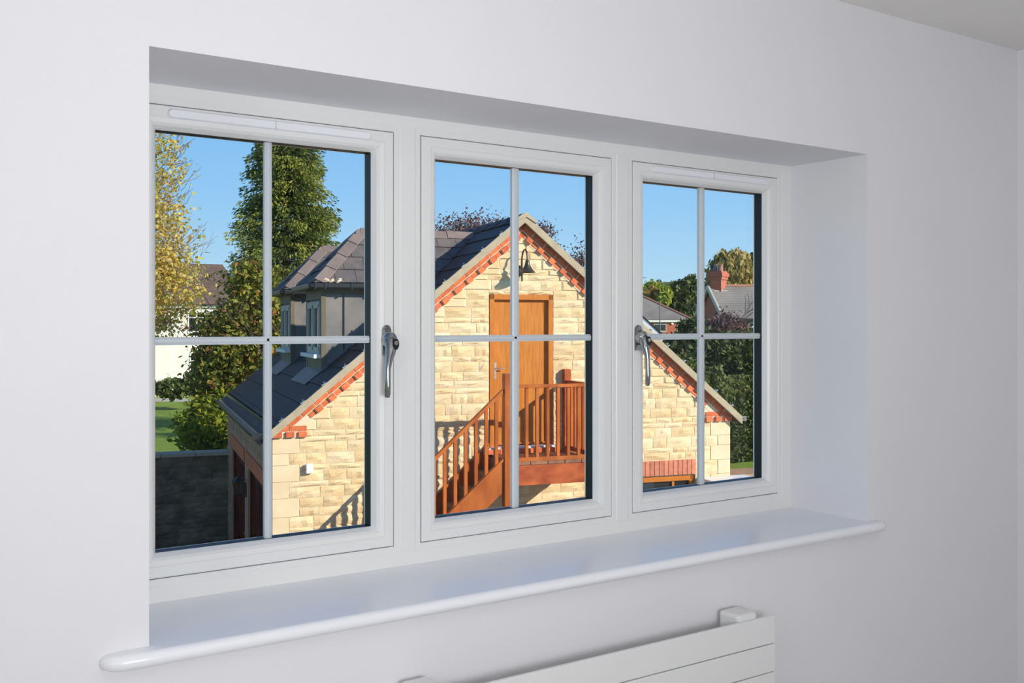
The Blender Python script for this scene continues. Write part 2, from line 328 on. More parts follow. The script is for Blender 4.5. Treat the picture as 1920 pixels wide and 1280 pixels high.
        h.box(hx+.0005, hx+.0055, y-.0445, y-.0439, -.0408, -.0392, 1)
        h.build('handle', [M['chrome'], M['lockblack'], M['steel']], sash, smooth=True)
# ------------------------------------------------------------------ radiator
rad = thing('radiator', 'white flat-panel horizontal radiator on the wall below the window', 'radiator', off=(1.38, 0, -1.5))
zt = -.6925
for k in range(9):
    MB().box(.868, 1.896, -.0965, -.086, zt-.0650, zt).build('panel', M['rad'], rad, bevel=.002); zt -= .0672
for x0, x1 in ((1.782, 1.846), (.925, .985)):
    MB().box(x0, x1, -.086, -.022, -1.28, -.678).build('collector', M['rad'], rad, bevel=.008)
for x0, x1 in ((1.792, 1.836), (.935, .975)): MB().box(x0, x1, -.024, 0, -1.22, -.74).build('bracket', M['rad'], rad)
MB().tube([(1.83, -.055, -1.28), (1.83, -.055, -1.5)], .011, 10).build('pipe', M['chrome'], rad, smooth=True)
# ------------------------------------------------------------------ ground outside
g = MB(); g.box(-140, 160, .36, 260, GROUND-.3, GROUND); g.build('ground', M['grass'], kind='structure', label='green lawn and grass beyond the garage')
pv = MB(); pv.prism([GF.w(x, y, GROUND) for x, y in ((-9, -12), (9, -12), (9, 6.4), (-9, 6.4))], (0, 0, .03)); pv.build('driveway', M['paving'], kind='structure')
pt = MB(); pt.prism([at(60, 55.5, GROUND), at(520, 55.5, GROUND), at(520, 57.6, GROUND), at(60, 57.6, GROUND)], (0, 0, .04)); pt.build('garden_path', M['path'], kind='structure')
# ------------------------------------------------------------------ garage
W_, APX, SL, ZA = 6.784, 3.42, .83, 1.49               # width, apex x, slope, roof line at apex
LEN = 6.6
gar = thing('garage', 'cream stone two-storey garage with dark slate roof and red brick verges outside the window', 'garage', GF, (W_/2, 0, GROUND))
def under(poly, dz=0): return clip(clip(poly, -SL, 1, ZA-.12+dz-SL*APX), SL, 1, ZA-.12+dz+SL*APX)
def polyprism(mb, poly, y0, y1, m=0):
    if len(poly) > 2: mb.prism([(x, y0, z) for x, z in poly], (0, y1-y0, 0), m)
DX0, DX1, DZ0, DZ1 = 2.936, 3.894, -1.70, .418
WX0, WX1, WZ0, WZ1 = 5.20, 6.19, -3.4, -2.235
gw = MB()
for x0, x1, z0, z1 in ((0, DX0, GROUND, 3), (DX1, WX0, GROUND, 3), (DX0, DX1, GROUND, DZ0), (DX0, DX1, DZ1, 3), (WX0, WX1, WZ1, 3), (WX0, WX1, GROUND, WZ0), (WX1, W_, GROUND, 3)):
    polyprism(gw, under([(x0, z0), (x1, z0), (x1, z1), (x0, z1)]), 0, .3)
gwall = gw.build('gable_wall', M['mortar'], gar)
def stone_mesh(seed, rough=.016):
    r = random.Random(seed); nx, nz = 5, 4; vs = []; fs = []
    for j in range(nz):
        for i in range(nx):
            ed = i in (0, nx-1) or j in (0, nz-1)
            x = (i/(nx-1)-.5)*(1 if ed else .94)+(0 if ed else r.uniform(-.03, .03)); z = (j/(nz-1)-.5)*(1 if ed else .9)+(0 if ed else r.uniform(-.04, .04))
            vs.append((x, -(r.uniform(.001, .007) if ed else .012+r.uniform(-.3, 1)*rough), z))
    for j in range(nz-1):
        for i in range(nx-1): q = j*nx+i; fs.append((q, q+1, q+nx+1, q+nx))
    b = len(vs); vs += [(-.5, .03, -.5), (.5, .03, -.5), (.5, .03, .5), (-.5, .03, .5)]
    fs += [tuple([b, b+1]+list(range(nx-1, -1, -1))), tuple([b+1, b+2]+[j*nx+nx-1 for j in range(nz-1, -1, -1)]), tuple([b+2, b+3]+[(nz-1)*nx+i for i in range(nx)]), tuple([b+3, b]+[j*nx for j in range(nz)])]
    return vs, fs
SV = [stone_mesh(s) for s in range(9)]
def smesh(v, m):
    me = bpy.data.meshes.new('stone'); me.from_pydata(v[0], [], v[1]); me.materials.append(m); return me
SM = [smesh(v, M['stone']) for v in SV]
stuff = MB(); nstone = 0
heights = []; z = GROUND; rr = random.Random(5)
quoins = []
while z < 1.25:                                        # quoin blocks of one or two courses
    k = rr.choice([1, 2, 2, 2]); hs = [rr.choice([.15, .17, .2])] if k == 1 else rr.choice([[.075, .14], [.14, .075], [.10, .12], [.11, .13]])
    quoins.append((z, z+sum(hs)))
    for h_ in hs: heights.append((z, z+h_, len(quoins))); z += h_
def visible(x, z0):                                    # parts of the wall the panes show
    return z0 > -2.95 and not (1.32 < x < 2.05 and True) and not (4.55 < x < 5.15) and not (x > 4 and x < 5.2 and z0 < -2.3)
def lay_stone(x0, x1, z0, z1, mlist=SM):
    global nstone
    j = .0045; x0 += j; x1 -= j; z0 += j; z1 -= j; rect = [(x0, z0), (x1, z0), (x1, z1), (x0, z1)]; cl = under(rect, -.13)
    A = parea(cl)
    if A < .0006: return
    whole = A > .999*(x1-x0)*(z1-z0); cx = (x0+x1)/2; big = visible(cx, z0) and nstone < 296
    if whole:
        if big:
            me = random.choice(mlist); fx = random.choice((1, -1))
            place('stone', me, gwall, loc=(cx, 0, (z0+z1)/2), scale=(x1-x0, 1, z1-z0)); nstone += 1
        else:
            v, f_ = random.choice(SV); stuff.add([(cx+p[0]*(x1-x0), p[1], (z0+z1)/2+p[2]*(z1-z0)) for p in v], f_)
    else:
        c_ = (sum(p[0] for p in cl)/len(cl), sum(p[1] for p in cl)/len(cl)); t = MB() if big else stuff; nn = len(cl)
        inner = [(c_[0]+(p[0]-c_[0])*.82, c_[1]+(p[1]-c_[1])*.82) for p in cl]
        vs = [(p[0], .03, p[1]) for p in cl]+[(p[0], -.004, p[1]) for p in cl]+[(p[0], -.014-random.random()*.006, p[1]) for p in inner]
        fs = [(q+i, q+(i+1)%nn, q+nn+(i+1)%nn, q+nn+i) for q in (0, nn) for i in range(nn)]+[tuple(2*nn+i for i in range(nn))]
        t.add(vs, fs)
        if big: t.build('stone', M['stone'], gwall); nstone += 1
for z0, z1, qi in heights:
    qw = .34 if qi % 2 else .21
    spans = [(qw, W_-qw)]
    def cut(spans, a, b):
        out = []
        for s0, s1 in spans:
            if b <= s0 or a >= s1: out.append((s0, s1)); continue
            if a > s0: out.append((s0, a))
            if b < s1: out.append((b, s1))
        return out
    spans = [(a, b, z0, z1) for a, b in spans]
    for oa, ob, oz0, oz1 in ((DX0, DX1, -1.79, DZ1), (WX0-.08, WX1+.005, WZ0, -1.998)):
        if z1 > oz0 and z0 < oz1:
            spans = [(a, b, p, q_) for (sa, sb, p, q_) in spans for a, b in cut([(sa, sb)], oa, ob)]
            if z1 > oz1+.03: spans.append((oa, ob, oz1, z1))
            if z0 < oz0-.03: spans.append((oa, ob, z0, oz0))
    for s0, s1, za_, zb_ in spans:
        x = s0
        while x < s1-.01:
            ln = random.uniform(.24, .52) if z1-z0 < .13 else random.uniform(.22, .42)
            if s1-(x+ln) < .12: ln = s1-x
            lay_stone(x, x+ln, za_, zb_); x += ln
for i, (z0, z1) in enumerate(quoins):
    if z0 > -1.5: break
    w = .34 if (i+1) % 2 else .21; z1 = min(z1, -1.46)
    for x0, x1 in ((.0, w), (W_-w, W_)):
        q = MB().box(x0+(-.004 if x0 == 0 else .004), x1-(.004 if x0 == 0 else -.004), -.010, .05, z0+.003, z1-.003)
        if z0 > -3.0: q.build('quoin', M['quoin'], gwall, bevel=.003)
        else: stuff.add(q.v, q.f)
stuff.build('stonework', M['stone'], gwall, kind='stuff')
# side walls, rear gable
dA, dB = (3.5, 5.8), (.75, 3.0)
sw = MB()
for y0, y1, z0, z1 in ((.3, dB[0], GROUND, -1.30), (dB[1], dA[0], GROUND, -1.30), (dA[1], LEN, GROUND, -1.30), (dB[0], dB[1], -2.20, -1.30), (dA[0], dA[1], -2.20, -1.30)):
    sw.box(0, .3, y0, y1, z0, z1)
sw.box(W_-.3, W_, .3, LEN, GROUND, -1.30); polyprism(sw, under([(0.3, GROUND), (W_-.3, GROUND), (W_-.3, 3), (.3, 3)], 0), LEN-.3, LEN)
sw.build('side_wall', M['sidestone'], gar)
st2 = MB()
for z0, z1, qi in heights:
    if z1 > -1.35: break
    y = .02
    while y < LEN-.05:
        ln = random.uniform(.25, .5); y1 = min(y+ln, LEN)
        hit = any(y < b and y1 > a and z0 < -2.0 for a, b in (dA, dB))
        if not hit:
            v, f_ = random.choice(SV); cy = (y+y1)/2
            st2.add([(p[1], cy-p[0]*(y1-y-.01), (z0+z1)/2+p[2]*(z1-z0-.01)) for p in v], f_)
        y = y1
st2.build('side_stonework', M['sidestone'], gar, kind='stuff')
for a, b in (dA, dB):
    MB().box(-.022, .05, a-.02, b+.02, -2.20, -1.985).build('brick_lintel', M['brick'], gar)
    d_ = MB(); d_.box(.08, .14, a+.06, b-.06, GROUND, -2.26)
    d_.box(.03, .12, a, a+.06, GROUND, -2.2); d_.box(.03, .12, b-.06, b, GROUND, -2.2); d_.box(.03, .12, a, b, -2.26, -2.2)
    for k in range(9): yy = a+.1+k*(b-a-.2)/8; d_.box(.068, .09, yy-.05, yy+.05, GROUND+.1, -2.4)
    d_.build('garage_door', M['doorred'], gar)
# brick verges on both slopes
cs = 1/math.sqrt(1+SL*SL); SLN = cs*SL
bk = gar and MB()
for sgn in (-1, 1):                                    # pale joint backing
    pts = [(APX, ZA-.03), (APX, ZA-.30), (APX+sgn*3.0, ZA-.30-SL*3.0), (APX+sgn*3.38, ZA-.03-SL*3.38)]
    polyprism(bk, pts, -.022, .02)
verge_b = bk.build('verge_brickwork', M['joint'], gar)
def brick_at(sgn, s, l, p, h, y, name='brick', mt='brick'):  # s along slope from the apex, p down from the roof line
    ax = Vector((sgn*cs, 0, -SLN)); nr = Vector((-sgn*SLN, 0, -cs)); o = Vector((APX, 0, ZA))+ax*s+nr*p
    q = MB().prism([o+Vector((0, y, 0)), o+ax*l+Vector((0, y, 0)), o+ax*l+nr*h+Vector((0, y, 0)), o+nr*h+Vector((0, y, 0))], (0, .03-y, 0))
    q.build(name, M[mt], verge_b)
P1, P2 = .072, .147
for sgn in (-1, 1):
    s = .06
    while s < 4.10: brick_at(sgn, s+.007, .206, P1-.038, .097, -.030); s += .222
    s = .11; k = 0
    while s < 3.92: brick_at(sgn, s+.007, .095, P2-.002, .064+(.010 if k % 2 else 0), -.056 if k % 2 else -.028); s += .111; k += 1
kx = [(-.01, .085, -1.31, -1.372, -.03), (.097, .20, -1.31, -1.372, -.03), (.212, .43, -1.31, -1.372, -.03), (-.01, .115, -1.384, -1.452, -.052), (.165, .27, -1.384, -1.452, -.052), (.325, .43, -1.384, -1.452, -.052)]
kb = MB(); kb.box(-.005, .43, -.018, .03, -1.46, -1.30); kb.box(W_-.43, W_+.005, -.018, .03, -1.46, -1.30)
kneel = kb.build('kneeler', M['joint'], gar)
for a, b, z1, z0, y in kx:
    for lo, hi in ((a, b), (W_-b, W_-a)): MB().box(lo, hi, y, .02, z0, z1).build('brick', M['brick'], kneel)
# verge boards of pale mortar with the ridge end
vg = MB()
for sgn, xe in ((-1, -.10), (1, 6.925)):
    pts = [(APX, ZA+.045), (APX, ZA-.078), (xe, ZA-.078-SL*abs(xe-APX)), (xe, ZA+.035-SL*abs(xe-APX))]
    polyprism(vg, pts, -.135, -.095)
    pts = [(APX, ZA+.03), (APX, ZA-.035), (xe, ZA-.035-SL*abs(xe-APX)), (xe, ZA+.02-SL*abs(xe-APX))]
    polyprism(vg, pts, -.095, .0)
vg.build('verge', M['verge'], gar)
re_ = MB(); re_.prism([(APX-.15, -.150, ZA-.06), (APX-.15, -.150, ZA-.04), (APX-.02, -.150, ZA+.055), (APX+.03, -.150, ZA+.055), (APX+.17, -.150, ZA-.05), (APX+.165, -.150, ZA-.085), (APX+.02, -.150, ZA+.0)], (0, .05, 0))
re_.build('ridge_end', M['verge'], gar)
# roof slopes
def tiles(poly, o, ua, va, gauge, width, thick, mt, parent, name='roof_tile', stagger=True, join=None, skip=None, jit=.0):
    """poly in (u,v) of the roof plane, v up the slope; tiles clipped to it, tails raised over the course below"""
    o, ua, va = Vector(o), Vector(ua).normalized(), Vector(va).normalized(); nr = ua.cross(va).normalized()
    if nr.z < 0: nr = -nr
    us = [p[0] for p in poly]; vs_ = [p[1] for p in poly]; v = min(vs_); r = 0; cnt = 0
    cx = sum(us)/len(us); cy = sum(vs_)/len(vs_); edges = []
    for i in range(len(poly)):
        p, q = poly[i], poly[(i+1) % len(poly)]; a, b = q[1]-p[1], -(q[0]-p[0]); c = a*p[0]+b*p[1]
        if a*cx+b*cy > c: a, b, c = -a, -b, -c
        edges.append((a, b, c))
    while v < max(vs_)-.01:
        u = min(us)-(width/2 if (r % 2 and stagger) else 0)
        while u < max(us):
            g_ = .003; pl = [(u+g_, v), (u+width-g_, v), (u+width-g_, v+gauge+.03), (u+g_, v+gauge+.03)]
            for a, b, c in edges: pl = clip(pl, a, b, c)
            if parea(pl) > .002 and not (skip and skip(u+width/2, v+gauge/2)):
                t = join or MB(); dj = random.random()*jit
                top = [o+ua*p[0]+va*p[1]+nr*(thick+dj+.016*(1-(p[1]-v)/gauge)) for p in pl]
                k = len(top); bot = [p-nr*thick for p in top]
                t.add(top+bot, [tuple(range(k)), tuple(range(2*k-1, k-1, -1))]+[(i, k+i, k+(i+1)%k, (i+1)%k) for i in range(k)])
                if not join: t.build(name, mt, parent); cnt += 1
            u += width
        v += gauge; r += 1
    return cnt
SLEN = (APX+.17)/cs
zl = ZA-SL*(APX+.17)
rs = MB(); rs.prism([(-.17, -.07, zl), (APX, -.07, ZA), (APX, LEN+.1, ZA), (-.17, LEN+.1, zl)], (0, 0, -.05))
slope_l = rs.build('roof_slope', M['slate'], gar)
def in_dormer(u, v):
    x = -.17+v*cs; y = u-.10
    return x > .95 and (1.15 < y < 2.2 or 4.15 < y < 5.1) and x < 2.9
tiles([(0, 0), (LEN+.2, 0), (LEN+.2, SLEN-.08), (0, SLEN-.08)], (-.17, -.10, zl), (0, 1, 0), (cs, 0, SLN), .352, .30, .012, M['slate'], slope_l, skip=in_dormer)
rs = MB(); XE = W_+.17; zr = ZA-SL*(XE-APX)
rs.prism([(XE, -.07, zr), (APX, -.07, ZA), (APX, LEN+.1, ZA), (XE, LEN+.1, zr)], (0, 0, -.05)); slope_r = rs.build('roof_slope', M['slate'], gar)
jn = MB(); tiles([(0, 0), (LEN+.2, 0), (LEN+.2, (XE-APX)/cs-.08), (0, (XE-APX)/cs-.08)], (XE, -.10, zr), (0, 1, 0), (-cs, 0, SLN), .352, .30, .012, M['slate'], slope_r, join=jn)
jn.build('roof_tiles', M['slate'], slope_r, kind='stuff')
def cap(p0, p1, w1, w2, wl, th_, mt, parent, name, seg=.42, shade=None):
    p0, p1 = Vector(p0), Vector(p1); n_ = max(1, round((p1-p0).length/seg)); w1 = Vector(w1).normalized(); w2 = Vector(w2).normalized()
    ax = (p1-p0).normalized(); up = -(w1+w2).normalized()
    for i in range(n_):
        a = p0+(p1-p0)*(i/n_); b = p0+(p1-p0)*((i+1)/n_)-ax*.006; lift = .012
        pts = []
        for q, l_ in ((a, lift), (b, 0)):
            q = q+up*(.02+l_)
            pts += [q+w1*wl, q, q+w2*wl, q+w2*wl-up*th_, q-up*th_, q+w1*wl-up*th_]
        MB().add(pts, [(0,1,7,6),(1,2,8,7),(2,3,9,8),(3,4,10,9),(4,5,11,10),(5,0,6,11),(0,5,4,1),(1,4,3,2),(6,7,10,11),(7,8,9,10)]).build(name, mt, parent)
cap((APX, -.13, ZA+.03), (APX, LEN+.1, ZA+.03), (-cs, 0, -SLN), (cs, 0, -SLN), .16, .018, M['slate'], slope_l, 'ridge_tile', .45)
cl_ = MB()
for k in range(1, 13):
    for sgn in (-1, 1):
        s = (APX+.17)/cs-k*.352; x = APX+sgn*s*cs; zz = ZA-SL*abs(x-APX)
        MB().beam((x-.035*1, -.118, zz+.045-sgn*.0-.02), (x+.035, -.118, zz+.085-.02), .02, .012).beam((x, -.13, zz+.03), (x, -.09, zz+.075), .016, .012).build('verge_clip', M['steel'], gar)
# eaves gutter, left and right
for x, lab in ((-.20, 0), (W_+.20, 1)):
    gt = MB(); z = -1.40; pr = [(x+.06*math.cos(a), z+.055*math.sin(a)) for a in np.linspace(math.pi, 2*math.pi, 9)]+[(x+.05, z), (x-.05, z)][:0]
    pr = pr+[(p[0]*.9+x*.1, p[1]*.9+z*.1+.004) for p in reversed(pr)]; k = len(pr)
    gt.add([(a, -.05, b) for a, b in pr]+[(a, LEN+.1, b) for a, b in pr], [(i, (i+1)%k, k+(i+1)%k, k+i) for i in range(k)]+[tuple(range(k)), tuple(range(2*k-1, k-1, -1))])
    gt.build('gutter', M['gutter'], gar)
    cap_ = MB(); cap_.box(x-.065, x+.065, -.058, -.045, z-.06, z+.015); cap_.build('gutter_end', M['lead'] if lab else M['gutter'], gar)
for k in range(9):
    y = .05+k*.8
    MB().prism([(0, y-.02, -1.44), (-.16, y-.02, -1.455), (-.14, y-.02, -1.48), (-.04, y-.02, -1.53), (0, y-.02, -1.56)], (0, .04, 0)).build('gutter_bracket', M['gutter'], gar)
MB().box(-.03, .03, -.02, LEN, -1.45, -1.30).build('fascia', M['gutter'], gar)
# dormers
def dormer(y1, y2, lab):
    xf, zt_ = .81, .50; d = MB(); ym = (y1+y2)/2
    zf = ZA+SL*(xf-APX)-.05
    d.prism([(xf+.02, y1+.02, zf), (xf+.02, y1+.02, zt_), (2.05, y1+.02, zt_)], (0, y2-y1-.04, 0))
    dr = d.build('dormer', M['lead'], gar, label=lab)
    for x0, x1 in ((xf+.04, 1.105), (1.125, 1.43), (1.45, 1.75), (1.77, 2.05)):      # cheek sheets
        for ya, yb in ((y1, y1+.02), (y2-.02, y2)):
            pl = clip([(x0, -1), (x1, -1), (x1, .425), (x0, .425)], SL, -1, SL*APX-ZA-.0)
            q = MB(); polyprism(q, pl, ya, yb)
            if q.v: q.build('cheek_panel', M['lead'], dr)
    for ya, yb in ((y1-.015, y1), (y2, y2+.015)):
        q = MB(); q.box(1.107, 1.123, ya, yb, -.34, .425); q.build('seam', M['gutter'], dr)
        q = MB(); q.box(xf+.0, 2.1, ya, yb, .425, .50); q.build('fascia', M['tanpaint'], dr)
        q = MB(); q.prism([(xf, ya-.006, zf+.02), (xf, ya-.006, zf+.10), (2.15, ya-.006, ZA+SL*(2.15-APX)+.07), (2.15, ya-.006, ZA+SL*(2.15-APX))], (0, .02, 0)); q.build('flashing', M['leadblue'], dr)
    # corner posts and head of the window front
    for ya, yb in ((y1-.02, y1+.075), (y2-.075, y2+.02)): MB().box(xf-.015, xf+.05, ya, yb, zf, .50).build('corner_post', M['tanpaint'], dr)
    MB().box(xf-.01, xf+.04, y1+.07, y2-.07, .36, .50).build('head', M['tanpaint'], dr)
    MB().box(xf-.01, xf+.04, y1+.07, y2-.07, zf, -.47).build('apron_panel', M['tanpaint'], dr)
    wf = MB(); a, b, z0, z1 = y1+.10, y2-.10, -.42, .33
    def vr(w_, x0_, x1_, a, b, z0, z1):
        wf.box(x0_, x1_, a, a+w_, z0, z1); wf.box(x0_, x1_, b-w_, b, z0, z1); wf.box(x0_, x1_, a, b, z0, z0+w_); wf.box(x0_, x1_, a, b, z1-w_, z1)
    vr(.05, xf-.02, xf+.03, a, b, z0, z1); m1 = (a+b)/2; wf.box(xf-.02, xf+.03, m1-.03, m1+.03, z0, z1)
    for p, q_ in ((a+.05, m1-.03), (m1+.03, b-.05)): vr(.045, xf-.03, xf+.02, p, q_, z0+.05, z1-.05)
    wf.build('window_frame', M['cream'], dr)
    MB().box(xf+.0, xf+.01, a, b, z0, z1).build('pane', M['darkglass'], dr)
    MB().box(xf-.11, xf+.02, y1+.04, y2-.04, -.475, -.42).build('window_sill', M['whitetrim'], dr)
    ap = MB(); ap.prism([(xf, y1-.05, ZA+SL*(xf-APX)+.035), (xf, y2+.05, ZA+SL*(xf-APX)+.035), (xf-.24, y2, ZA+SL*(xf-.24-APX)+.035), (xf-.24, y1+.02, ZA+SL*(xf-.24-APX)+.035)], (0, 0, .012)); ap.build('lead_apron', M['leadblue'], dr)
    # hipped roof
    ov = .13; ze = .575; ya, yb, xa = y1-ov, y2+ov, xf-ov; hw = (yb-ya)/2; rise = hw*1.02; zp = ze+rise; xr = xa+hw
    xm = (zp-ZA)/SL+APX; xb = (ze-ZA)/SL+APX; L_ = math.hypot(hw, rise)
    bs = MB(); bs.add([(xa, ya, ze), (xa, yb, ze), (xr, ym, zp), (xm, ym, zp), (xb, ya, ze), (xb, yb, ze)], [(0,2,1), (0,4,3,2), (1,2,3,5), (0,1,5,4)]); bs.build('roof_deck', M['slate_sunlit'], dr)
    tiles([(0, 0), (xb-xa, 0), (xm-xa, L_-.02), (hw, L_-.02)], (xa, ya, ze), (1, 0, 0), (0, hw, rise), .27, .30, .010, M['slate_sunlit'], dr)  # sun-facing side gets the paler tiles, the other faces stay dark for shade
    tiles([(0, 0), (xb-xa, 0), (xm-xa, L_-.02), (hw, L_-.02)], (xa, yb, ze), (1, 0, 0), (0, -hw, rise), .27, .30, .010, M['slate'], dr)
    tiles([(0, 0), (yb-ya, 0), (hw, L_-.02)], (xa, ya, ze), (0, 1, 0), (hw, 0, rise), .27, .30, .010, M['slate'], dr)
    sl = Vector((0, -hw, -rise)).normalized(); fl = Vector((-hw, 0, -rise)).normalized(); sl2 = Vector((0, hw, -rise)).normalized()
    def perp(w_, ax): ax = ax.normalized(); w_ = w_-ax*w_.dot(ax); return w_.normalized()
    h1 = Vector((hw, hw, rise)); h2 = Vector((hw, -hw, rise))
    # outward wings lie in the two roof planes
    def wing(nrm, ax, pick):
        w_ = ax.normalized().cross(nrm.normalized()); return w_ if w_.dot(pick) > 0 else -w_
    nS = Vector((0, -rise, hw)); nF = Vector((-rise, 0, hw)); nS2 = Vector((0, rise, hw))
    cap((xa+.02, ya+.02, ze+.04), (xr, ym, zp+.03), wing(nS, h1, Vector((1, -1, 0))), wing(nF, h1, Vector((-1, 1, 0))), .15, .02, M['slate_brown'], dr, 'hip_tile', .37)
    cap((xa+.02, yb-.02, ze+.04), (xr, ym, zp+.03), wing(nS2, h2, Vector((1, 1, 0))), wing(nF, h2, Vector((-1, -1, 0))), .14, .02, M['slate_brown'], dr, 'hip_tile', .37)
    cap((xr+.02, ym, zp+.03), (xm-.02, ym, zp+.03), sl, sl2, .14, .02, M['slate_brown'], dr, 'ridge_tile', .42)
    # gutter round the eaves
    gz0, gz1 = ze-.075, ze+.0
    gx = MB(); gx.box(xa-.085, xb, ya-.075, ya, gz0, gz1); gx.box(xa-.085, xa, ya-.075, yb+.075, gz0, gz1); gx.box(xa-.085, xb, yb, yb+.075, gz0, gz1); gx.build('gutter', M['gutter'], dr, bevel=.02)
    sf = MB(); sf.box(xa, xb-.1, ya, yb, ze-.075, ze-.012); sf.build('soffit', M['tanpaint'], dr)
    for x in (xa-.01, xa+.13, xa+.5, xa+.9): MB().box(x, x+.02, ya-.085, ya+.0, gz0-.012, gz1+.012).build('gutter_bracket', M['gutter'], dr)
    lm = MB()
    for _ in range(16):
        p = (xa+.10+random.uniform(0, .26), ya+.01+random.uniform(-.02, .04), ze+.03+random.uniform(-.01, .035)); lm.tube([(p[0]-.03, p[1], p[2]-.015), p, (p[0]+random.uniform(.02,.06), p[1]+.02, p[2]+random.uniform(-.02,.02))], [.008, .022, .006], 5)
    lm.build('mortar_bedding', M['joint'], dr)
    return dr
dormer(1.02, 2.33, 'dormer with grey lead cheeks nearest the window'); dormer(4.0, 5.21, 'dormer with grey lead cheeks, further back along the roof')
# gable door
fw = .075; df = MB()
df.box(DX0+.004, DX0+fw, -.012, .12, DZ0, DZ1); df.box(DX1-fw, DX1-.004, -.012, .12, DZ0, DZ1); df.box(DX0+.004, DX1-.004, -.012, .12, DZ1-fw, DZ1)
df.build('door_frame', M['oakframe'], gar, bevel=.004)
dl = MB(); dl.box(DX0+fw, DX1-fw, .045, .09, DZ0+.02, DZ1-fw); leaf = dl.build('door_leaf', M['oak'], gar)
# raised moulding round the leaf
q = MB(); a, b, z0, z1 = DX0+fw+.0, DX1-fw, DZ0+.03, DZ1-fw
q.ring([(0, .046), (0, .032), (.018, .032), (.022, .046)], a, b, z0, z1); q.build('moulding', M['oakframe'], leaf)
hd = MB(); hz = -.63; hx_ = 3.035
hd.box(hx_-.018, hx_+.018, .030, .046, hz-.13, hz+.10); hd.tube([(hx_, .032, hz+.02), (hx_, -.01, hz+.02)], .01, 10); hd.tube([(hx_, -.01, hz+.02), (hx_+.03, -.018, hz+.02), (hx_+.13, -.018, hz+.02)], .009, 10)
hd.tube([(hx_, .032, hz-.06), (hx_, .018, hz-.06)], .012, 12)
hd.build('lever_handle', M['steel'], leaf, smooth=True, label='polished lever handle')
MB().box(DX0-.02, DX1+.02, -.075, .1, -1.715, -1.695).build('door_sill', M['whitetrim'], gar)
stp = MB().box(DX0-.1, DX1+.05, -.09, 0, -1.79, -1.717).build('door_step', M['joint'], gar)
x = DX0-.09
while x < DX1-.02: MB().box(x, x+.205, -.11, -.02, -1.785, -1.722).build('brick', M['brick'], stp); x += .22
# lower window under a soldier course
ln_ = MB().box(WX0-.08, WX1+.005, -.012, .05, -2.225, -2.0).build('soldier_lintel', M['joint'], gar)
x = WX1
while x > WX0-.05:
    MB().box(x-.066, x-.002, -.022, .03, -2.221, -2.004).build('brick', M['palebrick'], ln_); x -= .0775
wf = MB(); wf.box(WX0, WX1-.01, .02, .11, -2.32, -2.24); wf.box(WX0, WX0+.075, .02, .11, WZ0, -2.24); wf.box(WX1-.085, WX1-.01, .02, .11, WZ0, -2.24); wf.box(WX0, WX1-.01, .02, .11, WZ0, WZ0+.08)
wf.box(WX0+.62, WX0+.66, .04, .10, WZ0, -2.3); wf.build('window_frame', M['oakframe'], gar, bevel=.004)
MB().box(WX0+.03, WX1-.03, .07, .08, WZ0, -2.26).build('pane', M['darkglass'], gar)
MB().box(WX0+.70, WX0+.76, .09, .10, WZ0, -2.33).build('blind_cord', M['cream'], gar)
# sensor, wall lamp, lantern
sn = MB(); sn.box(.415, .508, -.085, -.030, -1.925, -1.798); o = sn.build('sensor_box', M['white'], None, bevel=.012, label='small white plastic sensor box on the stone gable', cat='sensor')
o.location = GF.w(0, 0, 0); o.rotation_euler = (0, 0, GROT)
LX = 3.395
lamp = thing('wall_lamp', 'dark swan-neck wall lamp with bell shade above the oak door', 'lamp', GF, (LX, 0, .74))
MB().tube([(LX-.03, .0, .745), (LX-.03, -.045, .745)], [.085, .075], 20).tube([(LX-.03, -.04, .745), (LX-.02, -.075, .745)], [.04, .02], 14).build('wall_plate', M['iron'], lamp, smooth=True)
arm = [(LX, -.075, .60), (LX, -.075, .80), (LX, -.075, .93)] + [(LX+.004, -.075-.095*(1-math.cos(a)), .93+.105*math.sin(a)) for a in np.linspace(.25, math.pi-.12, 10)] + [(LX+.006, -.268, .88)]
MB().tube(arm, .012, 10).build('arm', M['iron'], lamp, smooth=True)
MB().lathe([(.02, .0), (.028, -.01), (.034, -.05), (.048, -.09), (.07, -.125), (.108, -.165), (.116, -.168), (.112, -.174), (.10, -.166), (.062, -.125), (.03, -.06), (.0, -.03)], (LX+.006, -.268, .885), 28).build('shade', M['iron'], lamp, smooth=True)
MB().lathe([(.0, -.155), (.025, -.15), (.035, -.125), (.02, -.09)], (LX+.006, -.268, .885), 14).build('bulb', M['white'], lamp, smooth=True)
lan = thing('lantern', 'black coach lantern between the two garage doors', 'lantern', GF, (0, 3.25, -2.7))
b_ = MB(); b_.box(-.02, 0, 3.19, 3.31, -2.72, -2.50); b_.beam((-.02, 3.25, -2.55), (-.12, 3.25, -2.45), .02, .02); b_.build('bracket', M['gutter'], lan)
MB().lathe([(.0, .05), (.03, .03), (.10, -.03), (.11, -.04), (.0, -.04)], (-.12, 3.25, -2.42), 6).build('roof_cap', M['gutter'], lan)
c_ = MB()
for a in range(6): t = a*math.pi/3; c_.beam((-.12+.09*math.cos(t), 3.25+.09*math.sin(t), -2.46), (-.12+.055*math.cos(t), 3.25+.055*math.sin(t), -2.66), .012, .012)
c_.lathe([(0, 0), (.06, 0), (.05, -.02), (0, -.04)], (-.12, 3.25, -2.66), 6); c_.build('cage', M['gutter'], lan)
MB().lathe([(.04, -.19), (.075, 0)], (-.12, 3.25, -2.46), 6).build('lamp_glass', M['glass'], lan)
